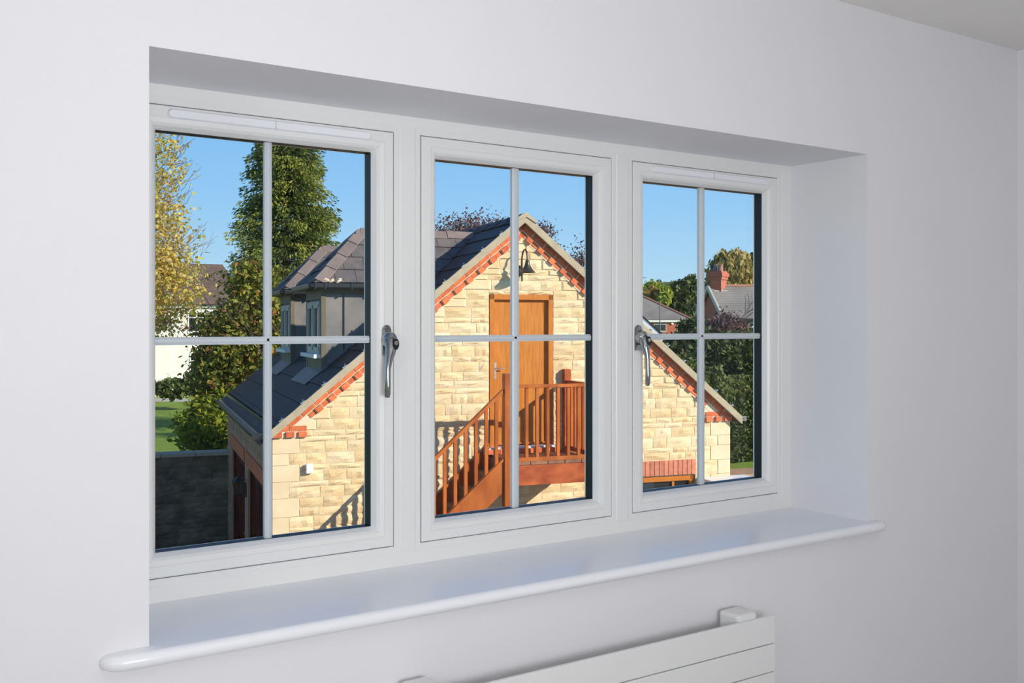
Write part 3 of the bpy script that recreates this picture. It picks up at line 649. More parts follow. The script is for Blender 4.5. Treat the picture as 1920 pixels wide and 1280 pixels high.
# ------------------------------------------------------------------ timber staircase
stair = thing('external_staircase', 'orange stained timber staircase and landing below the oak door', 'staircase', GF, (2.9, -.5, GROUND))
def tb(name, mb, mt='timber', bv=.004): return mb.build(name, M[mt], stair, bevel=bv)
YF = -.90; DK = -1.785
def rz(x): return -.831+.91*(x-2.816)                  # handrail top on the flight
def sz(x): return -1.761+.895*(x-2.81)                 # stringer top
tb('newel_post', MB().box(2.822, 2.938, YF-.055, YF+.055, GROUND, -.637))
tb('newel_post', MB().box(4.065, 4.175, YF-.055, YF+.055, GROUND, -.637))
tb('newel_post', MB().box(4.025, 4.125, -.11, -.015, -1.8, -.632), 'timber2')
tb('landing_rail', MB().box(2.938, 4.065, YF-.035, YF+.035, -.828, -.785))
tb('landing_rail', MB().box(4.045, 4.105, YF+.055, -.11, -.828, -.785), 'timber2')
tb('bottom_rail', MB().box(2.938, 4.065, YF-.045, YF+.03, -1.785, -1.735))
tb('bottom_rail', MB().box(4.05, 4.10, YF+.055, -.11, -1.76, -1.70), 'timber2')
for k in range(7): x = 2.995+.148*k; tb('baluster', MB().box(x-.021, x+.021, YF-.021, YF+.021, -1.737, -.826), bv=.003)
for k in range(5): y = -.76+.132*k; tb('baluster', MB().box(4.055, 4.097, y-.021, y+.021, -1.70, -.826), bv=.003)
x = 2.945
while x < 4.15:
    w = .243; MB().box(x, min(x+w-.007, 4.17), YF-.042, -.02, DK-.045, DK).build('deck_board', M['deck'], stair, bevel=.003); x += w
tb('beam', MB().box(2.938, 4.30, YF-.032, YF+.02, -2.097, -1.834), 'timber2')
tb('beam', MB().box(4.12, 4.17, YF+.02, -.03, -2.05, -1.834), 'timber2')
tb('beam', MB().box(2.90, 4.12, -.07, -.02, -2.05, -1.834), 'timber2')
# flight
xe = .52
def slopebar(x0, x1, zf_, dz0, dz1, y0, y1):
    return MB().prism([(x0, y0, zf_(x0)+dz0), (x1, y0, zf_(x1)+dz0), (x1, y0, zf_(x1)+dz1), (x0, y0, zf_(x0)+dz1)], (0, y1-y0, 0))
tb('handrail', slopebar(xe, 2.822, rz, -.062, 0, YF-.032, YF+.032))
tb('stringer', slopebar(.3, 2.822, sz, -.41, -.0, YF-.022, YF+.022))
tb('stringer_cap', slopebar(.3, 2.822, sz, -.012, .030, YF-.04, YF+.03))
tb('stringer', slopebar(.3, 2.93, sz, -.33, .04, -.065, -.022))
for k in range(16):
    x = 2.725-.139*k
    if x < xe+.1: break
    MB().prism([(x-.021, YF-.02, sz(x-.021)+.02), (x+.021, YF-.02, sz(x+.021)+.02), (x+.021, YF-.02, rz(x+.021)-.05), (x-.021, YF-.02, rz(x-.021)-.05)], (0, .04, 0)).build('baluster', M['timber'], stair)
tb('newel_post', MB().box(xe-.1, xe+.01, YF-.055, YF+.055, GROUND, rz(xe)+.15))
rise = .2013; going = .222
for k in range(1, 12):
    zt_ = DK-rise*k; x1 = 2.94-going*(k-1); x0 = x1-going
    MB().box(x0-.03, x1, YF+.02, -.06, zt_-.035, zt_).build('tread', M['deck'], stair, bevel=.003)
    MB().box(x1-.02, x1, YF+.02, -.06, zt_, zt_+rise-.03).build('riser', M['deck'], stair)
# ------------------------------------------------------------------ boundary wall
bw = thing('boundary_wall', 'shaded coursed stone garden wall with flat coping left of the garage', 'wall', GF, (-2.5, 6.5, GROUND))
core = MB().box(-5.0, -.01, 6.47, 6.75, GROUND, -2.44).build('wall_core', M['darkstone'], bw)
DM = [smesh(v, M['darkstone']) for v in SV]; z = GROUND+.02; nb = 0; js = MB()
while z < -2.50:
    h_ = random.choice([.085, .1, .11, .13]); z1 = min(z+h_, -2.44); x = -.01
    while x > -4.95:
        l_ = random.uniform(.2, .42); cx = x-l_/2
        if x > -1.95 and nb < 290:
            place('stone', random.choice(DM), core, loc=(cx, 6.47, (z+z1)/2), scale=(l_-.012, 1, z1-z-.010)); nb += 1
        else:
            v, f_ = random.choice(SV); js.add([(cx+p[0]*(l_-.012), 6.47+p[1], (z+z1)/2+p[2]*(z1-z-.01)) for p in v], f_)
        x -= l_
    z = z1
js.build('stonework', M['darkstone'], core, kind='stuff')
x = 0.0
while x > -4.9: MB().box(x-.595, x-.004, 6.40, 6.82, -2.44, -2.375).build('coping_stone', M['coping'], bw, bevel=.006); x -= .6
# low white-topped structure by the gable's right end
lw = thing('low_outbuilding', 'bright white flat-topped structure low against the right end of the gable', 'outbuilding', GF, (6.65, -.7, GROUND))
MB().box(6.21, 7.02, -1.4, -.03, -2.45, -2.275).build('flat_roof', M['white'], lw, bevel=.006)
MB().box(6.28, 6.95, -1.32, -.04, GROUND, -2.45).build('side_panel', M['whitetrim'], lw)
pl_ = MB().box(W_+.02, 7.95, .02, .62, GROUND, -2.285); o = pl_.build('timber_store', M['path'], None, label='tan flat-topped low store behind the white structure', cat='store'); o.location = GF.w(0, 0, 0); o.rotation_euler = (0, 0, GROT)
o.data.materials[0] = mat('tan_board', (.46,.28,.15), (.38,.22,.12), 6, .8)

# ------------------------------------------------------------------ foliage tools
def leaf_mesh(name, P, A, B, tone, material):
    """rhombic leaves: centres P, half-axes A (long) and B (wide)"""
    n = len(P); V = np.empty((n, 4, 3)); V[:, 0] = P-A; V[:, 1] = P+B-A*.1; V[:, 2] = P+A; V[:, 3] = P-B-A*.1
    me = bpy.data.meshes.new(name); me.vertices.add(4*n); me.vertices.foreach_set('co', V.reshape(-1))
    me.loops.add(4*n); me.loops.foreach_set('vertex_index', np.arange(4*n, dtype=np.int32))
    me.polygons.add(n); me.polygons.foreach_set('loop_start', np.arange(0, 4*n, 4, dtype=np.int32)); me.polygons.foreach_set('loop_total', np.full(n, 4, dtype=np.int32))
    at_ = me.attributes.new('tone', 'FLOAT', 'FACE'); at_.data.foreach_set('value', tone.astype(np.float32)); me.materials.append(material); me.update(calc_edges=True); me.validate()
    return me
def rand_dirs(n):
    v = rng.normal(size=(n, 3)); return v/np.linalg.norm(v, axis=1)[:, None]
def blob_leaves(blobs, size, clump=.35, per=18, shell=.55, droop=0, elong=1.8, flat=0):
    Ps, Ts = [], []
    for (c, r, n) in blobs:
        nc = max(1, n//per); d = rand_dirs(nc); rad = (shell+(1-shell)*rng.random(nc))**.6
        cc = np.array(c)+d*np.array(r)*rad[:, None]; cl_ = min(r)*clump
        p = np.repeat(cc, per, 0)+rng.normal(size=(nc*per, 3))*cl_*np.array([1, 1, .7]); Ps.append(p)
        Ts.append(np.clip(np.repeat(rng.random(nc), per)*.55+rng.random(nc*per)*.45, 0, 1))
    P = np.concatenate(Ps); T = np.concatenate(Ts); n = len(P)
    a = rand_dirs(n); a[:, 2] -= droop; a /= np.linalg.norm(a, axis=1)[:, None]; b = np.cross(a, rand_dirs(n)); b /= np.linalg.norm(b, axis=1)[:, None]
    s = size*(.6+.8*rng.random(n))
    return P, a*(s*elong/2)[:, None], b*(s/2)[:, None], T
def branch_mesh(base, height, spread, levels=4, r0=.08, seed=1, lean=(0, 0), up=.55, nchild=3, sides=5):
    r = random.Random(seed); mb = MB()
    def grow(p, d, L_, rad, lev):
        pts = [p]; q = p
        for k in range(3):
            d = (d+Vector((r.uniform(-1, 1), r.uniform(-1, 1), r.uniform(-.5, .8)))*.18).normalized(); q = q+d*L_/3; pts.append(q)
        mb.tube(pts, [rad, rad*.85, rad*.7, rad*.5], sides if lev < 2 else 4, cap=False)
        if lev < levels:
            for k in range(nchild+(1 if lev == 0 else 0)):
                s_ = Vector((r.uniform(-1, 1), r.uniform(-1, 1), r.uniform(-.2, .8)))*spread
                grow(pts[r.choice([1, 2, 3, 3])] if k else pts[3], (d*up+s_).normalized(), L_*r.uniform(.55, .8), rad*.55, lev+1)
    grow(Vector(base), Vector((lean[0], lean[1], 1)).normalized(), height, r0, 0)
    return mb
def tree(name, label, cat, base, blobs, size, lm, group=None, trunk=None, tm='bark', **kw):
    root = thing(name, label, cat, WORLD, tuple(base), group=group)
    P, A, B, T = blob_leaves(blobs, size, **kw)
    place('foliage', leaf_mesh('foliage', P, A, B, T, lm), root, kind='stuff')
    if trunk: trunk.build('branches', M[tm], root)
    return root
def bl(u, t, v, ru, rv, n, dz=None):                   # ellipsoid seen at (u,v) at distance t, radii in px
    p = at(u, t, zv(v, t)); k = t/F; return ((p.x, p.y, p.z), (ru*k, ru*k, rv*k), n)
LF = {}
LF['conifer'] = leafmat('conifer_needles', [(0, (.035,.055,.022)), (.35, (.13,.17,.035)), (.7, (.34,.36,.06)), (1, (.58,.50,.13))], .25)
LF['yellow'] = leafmat('autumn_leaves', [(0, (.34,.26,.12)), (.25, (.66,.45,.10)), (.5, (.88,.68,.16)), (.7, (.55,.56,.12)), (.85, (.85,.66,.42)), (1, (.80,.52,.16))], .45)
LF['berry'] = leafmat('berry_bush_leaves', [(0, (.05,.07,.015)), (.35, (.17,.19,.03)), (.6, (.36,.36,.05)), (.8, (.22,.17,.04)), (.9, (.44,.16,.06)), (1, (.42,.10,.05))], .3)
LF['bright'] = leafmat('bright_bush_leaves', [(0, (.06,.09,.01)), (.5, (.24,.29,.02)), (1, (.60,.60,.06))], .35)
LF['purple'] = leafmat('purple_leaves', [(0, (.07,.04,.04)), (.5, (.18,.10,.11)), (.8, (.30,.19,.18)), (1, (.40,.31,.20))], .25)
LF['dark'] = leafmat('dark_hedge_leaves', [(0, (.015,.03,.012)), (.5, (.05,.09,.025)), (1, (.17,.22,.06))], .2)
LF['mid'] = leafmat('mid_green_leaves', [(0, (.04,.065,.02)), (.5, (.11,.15,.04)), (1, (.24,.26,.07))], .3)
LF['haze'] = leafmat('distant_leaves', [(0, (.07,.10,.07)), (.5, (.14,.19,.10)), (1, (.27,.31,.15))], .3)
LF['lime'] = leafmat('lime_leaves', [(0, (.20,.26,.04)), (.5, (.42,.47,.06)), (1, (.68,.66,.12))], .3)
LF['gold'] = leafmat('golden_willow_leaves', [(0, (.20,.15,.05)), (.5, (.42,.33,.11)), (1, (.62,.50,.20))], .35)
LF['orange'] = leafmat('orange_leaves', [(0, (.30,.18,.06)), (.5, (.55,.33,.10)), (1, (.66,.50,.14))], .35)
# ------------------------------------------------------------------ conifer
def conifer(u, t, ztop, zbase, rmax):
    b = at(u, t, GROUND); root = thing('conifer', 'tall green conifer with drooping sprays behind the garage, left window', 'tree', WORLD, tuple(b))
    H = ztop-GROUND; Ps, As, Bs, Ts = [], [], [], []
    nb_ = 900
    for k in range(nb_):
        f = (k+rng.random())/nb_; h = zbase+(ztop-zbase)*f**.9; fr = 1-(h-zbase)/(ztop-zbase)
        Lr = rmax*min(1, (fr*1.18)**.62)*rng.uniform(.60, 1.08)*(1.12 if rng.random() < .1 else 1); az = rng.uniform(0, 2*math.pi)
        dx, dy = math.cos(az), math.sin(az); m = 120
        s = rng.uniform(.12, 1, m)**.75; lat = rng.normal(0, .17, m)*(1.2-s*.85)
        rr_ = Lr*s; zz = h+rr_*.10-(rr_**2)*.06-np.abs(rng.normal(0, .17, m))*(.4+s)
        P = np.stack([b.x+dx*rr_-dy*lat*1.6, b.y+dy*rr_+dx*lat*1.6, zz], 1); Ps.append(P)
        a = np.stack([dx+rng.normal(0, .5, m), dy+rng.normal(0, .5, m), -.55+rng.normal(0, .45, m)], 1); a /= np.linalg.norm(a, axis=1)[:, None]
        bb = np.cross(a, rand_dirs(m)); bb /= np.linalg.norm(bb, axis=1)[:, None]; ln = rng.uniform(.05, .12, m)
        As.append(a*ln[:, None]); Bs.append(bb*(ln*.28)[:, None]); Ts.append(np.clip(rng.random()*.55+s*.55-.28+rng.normal(0, .10, m), 0, 1))  # tone drops towards the trunk: inner shade and lit tips put into the colour
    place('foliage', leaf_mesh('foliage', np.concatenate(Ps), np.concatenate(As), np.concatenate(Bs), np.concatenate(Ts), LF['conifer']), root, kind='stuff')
    MB().tube([(b.x, b.y, GROUND-.1), (b.x, b.y, 0), (b.x, b.y, ztop-.4)], [.3, .22, .03], 8).build('trunk', M['bark'], root)
conifer(536, 40, 9.6, -1.6, 2.95)
# ------------------------------------------------------------------ trees and shrubs left
t = 27; b = at(262, t, GROUND)
tr = branch_mesh(b, 3.4, .55, 5, .13, 3, (-.05, 0), .9, 3)
tree('autumn_tree', 'yellow-leaved autumn tree with bare twigs at the far left of the window', 'tree', b,
     [bl(300, t, 300, 46, 75, 1100), bl(296, t, 420, 54, 75, 1600), bl(300, t, 520, 60, 62, 2400), bl(330, t, 480, 45, 60, 420), bl(300, t, 600, 36, 40, 700), bl(240, t, 430, 60, 150, 2500), bl(345, t, 560, 45, 40, 300)], .080, LF['yellow'],
     trunk=tr, clump=.32, per=7, shell=.1, elong=1.2)
tw = MB()
for k in range(46):                                    # bare twigs reaching out to the right
    v_ = random.uniform(270, 610); u0 = random.uniform(285, 330); p = at(u0, t, zv(v_, t)); ln = random.uniform(.4, 1.25)*(1.2 if v_ > 440 else .8); d_ = (R0*1.0+Vector((0, 0, random.uniform(-.1, .7)))+F0*random.uniform(-.4, .4)).normalized(); pts = [p]
    for j in range(5): d_ = (d_+Vector((random.uniform(-.2,.2), random.uniform(-.2,.2), random.uniform(-.12,.25)))).normalized(); pts.append(pts[-1]+d_*ln/5)
    tw.tube(pts, [.011, .009, .007, .006, .004, .003], 4, cap=False)
    for j in (2, 3, 4):
        d2 = (d_+Vector((random.uniform(-.5,.5), random.uniform(-.5,.5), random.uniform(-.1,.8)))).normalized(); tw.tube([pts[j], pts[j]+d2*ln*.18, pts[j]+d2*ln*.3+Vector((0,0,.03))], [.006, .004, .003], 4, cap=False)
for k in range(150):
    v_ = random.uniform(240, 640); p = at(random.uniform(270, 345), t+random.uniform(-1.2, 1.2), zv(v_, t)); d_ = Vector((random.uniform(-1,1), random.uniform(-1,1), random.uniform(.0, 1.2))).normalized(); pts = [p]
    for j in range(4): d_ = (d_+Vector((random.uniform(-.3,.3), random.uniform(-.3,.3), random.uniform(-.2,.3)))).normalized(); pts.append(pts[-1]+d_*random.uniform(.1, .2))
    tw.tube(pts, [.010, .008, .006, .005, .003], 4, cap=False)
tw.build('twigs', M['twig'], bpy.data.objects['autumn_tree'])
t = 25.5; b = at(465, t, GROUND)
tree('berry_bush', 'tall green and russet bush between the garage and the garden wall', 'bush', b,
     [bl(478, t, 560, 42, 80, 4200), bl(455, t, 640, 62, 70, 6500), bl(500, t, 600, 34, 60, 2500), bl(430, t, 700, 55, 60, 5000), bl(515, t, 640, 30, 60, 1500), bl(395, t, 640, 38, 60, 800), bl(400, t, 740, 45, 34, 1500)], .075, LF['berry'],
     trunk=branch_mesh(b, 2.2, .7, 4, .07, 9, (-.05, 0), .7, 3), clump=.3, per=16, shell=.2)
t = 24.5; b = at(392, t, GROUND)
tree('laurel_shrub', 'glossy bright green shrub just above the garden wall coping', 'shrub', b,
     [bl(392, t, 800, 46, 52, 3600), bl(430, t, 790, 30, 60, 1800), bl(405, t, 860, 40, 40, 1500)], .085, LF['bright'], trunk=branch_mesh(b, .8, .7, 3, .03, 4), clump=.3, per=12, shell=.3)
t = 50; b = at(325, t, GROUND)
tree('garden_shrub', 'low grey-green shrub beside the white house at the lawn edge', 'shrub', b, [bl(325, t, 728, 30, 16, 1200), bl(365, t, 722, 24, 18, 900)], .14, LF['mid'], clump=.3, per=12)
# ------------------------------------------------------------------ purple tree behind the ridge and shrubs right
def purple_tree(u, t, v, ru, rv, n, seed, label, ztr):
    b = at(u, t, GROUND)
    r = random.Random(seed); tw = MB(); tw.tube([b, (b.x, b.y, zv(v+rv, t)-1)], [.2, .1], 7)
    for k in range(150):
        p = at(u+r.uniform(-ru, ru)*.9, t+r.uniform(-1, 1), zv(v+rv*r.uniform(.2, 1.3), t)); d_ = Vector((r.uniform(-.5,.5), r.uniform(-.5,.5), r.uniform(.3, 1))).normalized(); pts = [p]
        for j in range(4): d_ = (d_+Vector((r.uniform(-.35,.35), r.uniform(-.35,.35), r.uniform(-.3,.3)))).normalized(); pts.append(pts[-1]+d_*rv*t/F*.22)
        tw.tube(pts, [.012, .010, .008, .006, .004], 4, cap=False)
    tree('purple_plum_tree', label, 'tree', b, [bl(u, t, v+6, ru, rv, n*2)], .05, LF['purple'], trunk=tw, tm='barkpurple', clump=.5, per=5, shell=.1)
purple_tree(885, 32, 430, 78, 30, 1700, 2, 'purple-leaved tree showing above the ridge left of the gable peak', 0)
purple_tree(1012, 32, 432, 22, 22, 300, 5, 'sparse purple twigs just right of the gable peak', 0)
purple_tree(1092, 32, 492, 36, 38, 700, 8, 'purple twiggy tree over the right roof slope in the middle window', 0)
# ------------------------------------------------------------------ white house
def obox(frame): return frame
def house_frame(u, t, yaw):
    p = at(u, t); return Frame(p.x, p.y, -TH+yaw)
HF = house_frame(350, 60, PHI)
wh = thing('house', 'white rendered house with brown roof behind the autumn tree', 'house', HF, (0, 0, GROUND))
MB().box(-9, 3.2, 0, 7, GROUND, 1.12).build('wall', M['render'], wh)
MB().box(-9.2, 3.4, -.18, 0, 1.0, 1.18).build('fascia', M['whitetrim'], wh)
r_ = MB(); r_.add([(-9.4, -.35, 1.14), (3.6, -.35, 1.14), (2.3, 3.5, 3.75), (-9.4, 3.5, 3.75), (-9.4, 7.3, 1.14), (3.6, 7.3, 1.14)], [(0,1,2,3), (1,5,2), (5,4,3,2), (0,3,4), (0,4,5,1)]); rf = r_.build('roof', M['brownroof'], wh)
jj = MB(); tiles([(0, 0), (13, 0), (11.7, 4.6), (0, 4.6)], (-9.4, -.36, 1.16), (1, 0, 0), (0, 3.85, 2.6), .38, .33, .02, M['brownroof'], rf, join=jj); jj.build('roof_tiles', M['brownroof'], rf, kind='stuff')
def hwin(house, x0, x1, z0, z1, cols, y=0, top=.3, fm='whitetrim'):
    w = MB(); f_ = .07
    w.box(x0-.03, x1+.03, y-.06, y+.02, z0-.08, z0); n_ = cols
    for i in range(n_+1): xx = x0+(x1-x0)*i/n_; w.box(xx-f_/2, xx+f_/2, y-.05, y+.02, z0, z1)
    for zz in (z0+f_/2, z1-f_/2, z1-(z1-z0)*top): w.box(x0, x1, y-.05, y+.02, zz-f_/2, zz+f_/2)
    o = w.build('window_frame', M[fm], house); MB().box(x0, x1, y-.02, y+.01, z0, z1).build('pane', M['darkglass'], o); return o
hwin(wh, .1, 1.5, -.45, .78, 3); hwin(wh, .2, 2.0, -2.95, -1.72, 3, top=.35)
hwin(wh, -4.0, -2.6, -.45, .78, 3)
# ------------------------------------------------------------------ distant brick house (hipped)
HB = house_frame(1212, 110, .12); k = 110/F
hb = thing('house', 'distant red brick house with hipped grey roof and white window frames', 'house', HB, (0, 0, GROUND))
ez = zv(599, 110); rzz = zv(552, 110)
MB().box(0, 4.72, 0, 8, GROUND, ez).build('wall', M['farbrick'], hb); MB().box(-6, 0, 1.5, 8, GROUND, ez).build('wall', M['farbrick'], hb)
MB().box(-.3, 4.9, -.25, -.1, ez-.28, ez-.05).build('gutter', M['whitetrim'], hb)
r_ = MB(); r_.add([(-7, -.3, ez), (5.0, -.3, ez), (.45, 4.2, rzz), (-7, 4.2, rzz), (5.0, 8.4, ez), (-7, 8.4, ez)], [(0,1,2,3), (1,4,2), (4,5,3,2), (0,3,5), (0,5,4,1)]); r_.build('roof', M['greyroof'], hb)
rd = MB(); rd.tube([(5.0, -.3, ez+.05), (.45, 4.2, rzz+.05)], .12, 6).tube([(.45, 4.2, rzz+.05), (-7, 4.2, rzz+.05)], .12, 6); rd.build('ridge_tiles', M['ridge'], hb)
hwin(hb, .85, 2.15, zv(621, 110), zv(602, 110), 2, fm='cream'); hwin(hb, 3.4, 4.4, zv(621, 110), zv(602, 110), 2, fm='cream'); hwin(hb, 1.3, 2.6, zv(655, 110), zv(640, 110), 2)
q = MB(); q.tube([(2.85, -.02, zv(606, 110)), (2.85, -.14, zv(606, 110))], .14, 10); q.build('alarm_box', M['white'], hb)
# ------------------------------------------------------------------ brick house with chimney
HC = house_frame(1329, 60, math.radians(6)); rzc = zv(537, 60); ezc = zv(597, 60)
hc = thing('house', 'red brick house with slate roof, white gable boards and tall chimney', 'house', HC, (0, 0, GROUND))
# ridge along +x from the gable at x=0; half depth 2.6
hd2 = 2.9
MB().prism([(.12, -hd2+.2, GROUND), (.12, hd2-.2, GROUND), (.12, hd2-.2, ezc), (.12, 0, rzc-.1), (.12, -hd2+.2, ezc)], (9, 0, 0)).build('wall', M['farbrick'], hc)
for sg in (-1, 1):
    r_ = MB(); r_.prism([(0, 0, rzc+.02), (9.3, 0, rzc+.02), (9.3, sg*hd2, ezc), (0, sg*hd2, ezc)], (0, 0, -.08)); rr2 = r_.build('roof_slope', M['greyroof'], hc)
    if sg < 0:
        jj = MB(); tiles([(0, 0), (9.3, 0), (9.3, math.hypot(hd2, rzc-ezc)), (0, math.hypot(hd2, rzc-ezc))], (0, -hd2, ezc), (1, 0, 0), (0, hd2, rzc-ezc), .26, .3, .012, M['greyroof'], rr2, join=jj); jj.build('roof_tiles', M['greyroof'], rr2, kind='stuff')
    MB().prism([(-.12, 0, rzc+.12), (-.12, sg*(hd2+.1), ezc+.04), (-.12, sg*(hd2+.1), ezc-.26), (-.12, 0, rzc-.2)], (.12, 0, 0)).build('bargeboard', M['cream'], hc)
MB().tube([(.0, 0, rzc+.06), (9.3, 0, rzc+.06)], .08, 6).build('ridge_tiles', M['ridge'], hc)
ch = MB(); zc0, zc1 = rzc-.7, zv(510, 60); ch.box(.25, .92, -.42, .42, zc0, zc1-.45); ch.box(.19, .98, -.48, .48, zc1-.45, zc1-.28); ch.box(.14, 1.03, -.53, .53, zc1-.28, zc1-.05); ch.box(.22, .95, -.45, .45, zc1-.05, zc1+.05)
ca, sa = math.cos(-.70), math.sin(-.70); ch.v = [(.585+(x-.585)*ca-y*sa, (x-.585)*sa+y*ca, z) for x, y, z in ch.v]
chm = ch.build('chimney', M['farbrick'], hc)
MB().lathe([(.13, 0), (.12, .35), (.14, .40), (.14, .44), (.10, .44), (.09, 0)], (.45, .18, zc1+.03), 12).build('chimney_pot', M['leadblue'], chm)
MB().lathe([(.15, 0), (.14, .32), (.17, .36), (.17, .40), (.11, .40), (.10, 0)], (.66, -.16, zc1+.03), 12).build('chimney_pot', M['ridge'], chm)
MB().box(.2, .97, -.47, .0, rzc-.42, rzc-.25).build('flashing', M['white'], hc)
MB().box(0.3, 9.3, -hd2-.05, -hd2+.1, ezc-.2, ezc-.02).build('gutter', M['gutter'], hc)
hwin(hc, 1.48, 2.5, zv(632, 60), zv(604, 60), 1, y=-hd2+.18)
# small roof end with a white bargeboard behind the garage slope
HD = house_frame(1188, 24, 0)
nb2 = thing('neighbour_roof', 'pale roof end with a broad white bargeboard behind the right garage slope', 'roof', HD, (0, 0, GROUND))
z_a, z_b = zv(578, 24), zv(633, 24)
MB().prism([(0, 0, z_a), (.0, 0, z_a-.24), (.62, 0, z_b-.14), (.72, 0, z_b)], (0, .08, 0)).build('bargeboard', M['white'], nb2)
MB().prism([(-.9, .05, GROUND), (.55, .05, GROUND), (.55, .05, z_b-.05), (0, .05, z_a-.12), (-.9, .05, z_b)], (0, 2, 0)).build('wall', M['render'], nb2)
MB().prism([(0, -.02, z_a), (0, -.02, z_a+.03), (.75, -.02, z_b+.03), (.75, -.02, z_b)], (0, 2, 0)).build('roof', M['slate'], nb2)
# poles
def pole(u, t, v0, r, label, lampy=False):
    b = at(u, t, GROUND); root = thing('street_lamp' if lampy else 'telegraph_pole', label, 'lamp post' if lampy else 'pole', WORLD, tuple(b))
    MB().tube([b, (b.x, b.y, zv(v0, t))], [r, r*.7], 8).build('shaft', M['pole'], root)
    q = MB(); zt_ = zv(v0, t)
    if lampy: q.beam((b.x, b.y, zt_), tuple(at(u+8, t, zt_+.05)), .15, .08); q.build('lamp_head', M['pole'], root)
    else: q.tube([(b.x, b.y, zt_-.02), (b.x, b.y, zt_+.03)], r*.8, 8); q.build('pole_cap', M['pole'], root)
pole(1237.5, 42, 565, .028, 'thin dark pole in front of the distant brick house'); pole(1203, 130, 521, .08, 'slender street lamp far off at the left of the right window', True)
# ------------------------------------------------------------------ trees on the right
TG = 'trees behind the brick houses'
def rt(label, u, t, blobs, size, lm, group=TG, name='tree', **kw):
    b = at(u, t, GROUND); q = MB().tube([b, (b.x, b.y, blobs[0][0][2])], [.25*t/100+.05, .12], 6)
    tree(name, label, 'tree', b, blobs, size, LF[lm], group=group, trunk=q, clump=kw.pop('clump', .28), per=14, **kw)
t = 150
rt('yellow-green tree at the left edge of the right window skyline', 1212, t, [bl(1212, t, 552, 16, 18, 700), bl(1226, t, 545, 14, 16, 600)], .42, 'lime')
rt('small orange-tinged tree above the hipped roof', 1222, 140, [bl(1222, 140, 552, 12, 12, 500)], .36, 'orange')
rt('grey-green tree on the skyline behind the lime tree', 1238, 160, [bl(1238, 160, 552, 18, 22, 1200), bl(1262, 160, 550, 16, 20, 900)], .42, 'haze')
rt('bright lime-green tree above the hipped roof', 1248, 135, [bl(1248, 135, 556, 9, 15, 700), bl(1250, 135, 545, 6, 8, 200)], .36, 'lime')
t = 138
rt('broad dark green tree left of the chimney', 1285, t, [bl(1275, t, 555, 20, 26, 1600), bl(1296, t, 552, 20, 30, 1800), bl(1290, t, 580, 34, 28, 3000), bl(1290, t, 605, 36, 26, 2500), bl(1314, t, 560, 20, 30, 1500)], .36, 'mid')
rt('wispy pale tree top rising over the dark trees', 1294, 160, [bl(1294, 160, 530, 9, 16, 220), bl(1300, 160, 545, 14, 14, 300)], .28, 'haze')
t = 85
rt('tall golden weeping tree behind the chimney', 1370, t, [bl(1372, t, 510, 26, 34, 2600), bl(1350, t, 492, 12, 22, 300), bl(1385, t, 488, 16, 16, 500), bl(1360, t, 520, 24, 24, 1500), bl(1395, t, 515, 14, 26, 700)], .24, 'gold', droop=1.4, elong=2.6)
t = 100
rt('dark green tree at the right edge of the window', 1412, t, [bl(1412, t, 510, 20, 28, 2000), bl(1350, t, 525, 22, 20, 1200)], .28, 'mid')
for u_, t_, k_, lb in ((-1400, 95, 'mid', 'mid green tree at the far left end of the row beyond the lawn'), (-950, 110, 'gold', 'golden tree in the row beyond the lawn'), (-600, 100, 'mid', 'green tree between the golden and the lime tree beyond the lawn'), (-330, 115, 'lime', 'lime-coloured tree in the row beyond the lawn'), (-90, 105, 'mid', 'green tree between the lime tree and the white house'), (120, 120, 'haze', 'grey-green tree just behind the white house')):
    b = at(u_, t_, GROUND); q = MB().tube([b, (b.x, b.y, 2)], [.35, .15], 6)
    tree('tree', lb, 'tree', b, [((b.x, b.y, 1.6), (4.6, 4.6, 4.4), 1500), ((b.x+3.5, b.y+1, .2), (3.6, 3.6, 3.4), 900)], .42, LF[k_], group='far trees beyond the lawn', trunk=q, clump=.28, per=14)
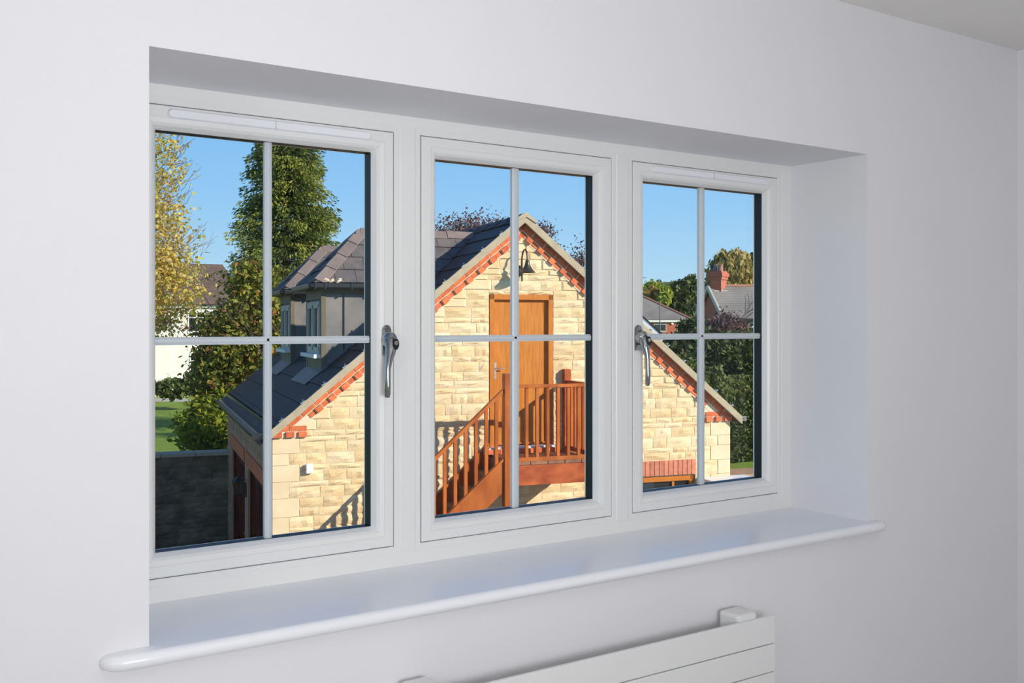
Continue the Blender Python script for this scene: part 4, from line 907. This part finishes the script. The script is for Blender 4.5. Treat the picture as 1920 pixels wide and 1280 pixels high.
# shrubs in front of the houses
t = 46; b = at(1358, t, GROUND)
tree('purple_shrub', 'purple-leaved shrub in front of the brick house with chimney', 'shrub', b, [bl(1362, t, 614, 26, 30, 1900), bl(1340, t, 624, 22, 20, 1000), bl(1392, t, 626, 22, 18, 700), bl(1360, t, 650, 46, 24, 2400)], .075, LF['purple'], trunk=branch_mesh(b, 2.4, .6, 3, .07, 6), clump=.34, per=8, shell=.1, droop=-.6)
t = 40; b = at(1275, t, GROUND)
tree('dark_shrub', 'dark leafy bush below the distant brick house', 'bush', b, [bl(1300, t, 640, 26, 36, 2200), bl(1285, t, 615, 10, 14, 300), bl(1270, t, 660, 36, 24, 1800), bl(1310, t, 690, 40, 40, 2500)], .12, LF['dark'], clump=.3, per=14)
t = 36; b = at(1365, t, GROUND)
tree('evergreen_shrub', 'rounded dark green shrub behind the clipped hedge', 'shrub', b, [bl(1370, t, 665, 44, 36, 5200), bl(1330, t, 680, 30, 30, 1800), bl(1410, t, 670, 40, 45, 2500)], .11, LF['mid'], clump=.25, per=16)
t = 24; b = at(1290, t, GROUND)
tree('twiggy_shrub', 'small twiggy green shrub over the garage verge in the right window', 'shrub', b, [bl(1280, t, 690, 26, 26, 900), bl(1312, t, 705, 26, 26, 1000), bl(1345, t, 705, 14, 22, 200), bl(1330, t, 740, 40, 24, 1200)], .055, LF['mid'], trunk=branch_mesh(at(1285, t, zv(760, t)), .9, .9, 4, .014, 8, (.1, 0), .5), clump=.3, per=9, shell=.2)
# clipped hedge: a long solid body with leaves over it
he = thing('hedge', 'long clipped hedge with a sunlit top right of the garage', 'hedge', WORLD, tuple(at(1400, 30.5, GROUND)))
c0 = at(1225, 29.5, GROUND); c1 = at(1650, 34, GROUND); ax = (c1-c0).normalized(); sdv = Vector((-ax.y, ax.x, 0)); Lh = (c1-c0).length; Hh = 2.45
hb_ = MB(); hb_.prism([c0+sdv*.12, c1+sdv*.12, c1+sdv*1.3, c0+sdv*1.3], (0, 0, Hh-.1)); hb_.build('hedge_core', M['bark'], he)
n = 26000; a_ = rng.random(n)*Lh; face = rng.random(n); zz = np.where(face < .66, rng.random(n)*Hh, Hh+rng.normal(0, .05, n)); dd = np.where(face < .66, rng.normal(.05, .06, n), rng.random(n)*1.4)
P = np.array(c0)[None, :]+a_[:, None]*np.array(ax)[None, :]+dd[:, None]*np.array(sdv)[None, :]; P[:, 2] = GROUND+zz+.06*np.sin(a_*5)*(zz/Hh)
a = rand_dirs(n); b2 = np.cross(a, rand_dirs(n)); b2 /= np.linalg.norm(b2, axis=1)[:, None]; s = .045+.03*rng.random(n)
place('foliage', leaf_mesh('foliage', P, a*s[:, None], b2*(s*.6)[:, None], np.clip(rng.random(n)*.7+.1*rng.normal(size=n)+np.where(zz > Hh-.35, .35, 0), 0, 1), LF['mid']), he, kind='stuff')  # leaves near the top toned lighter, sunlight put into their colour
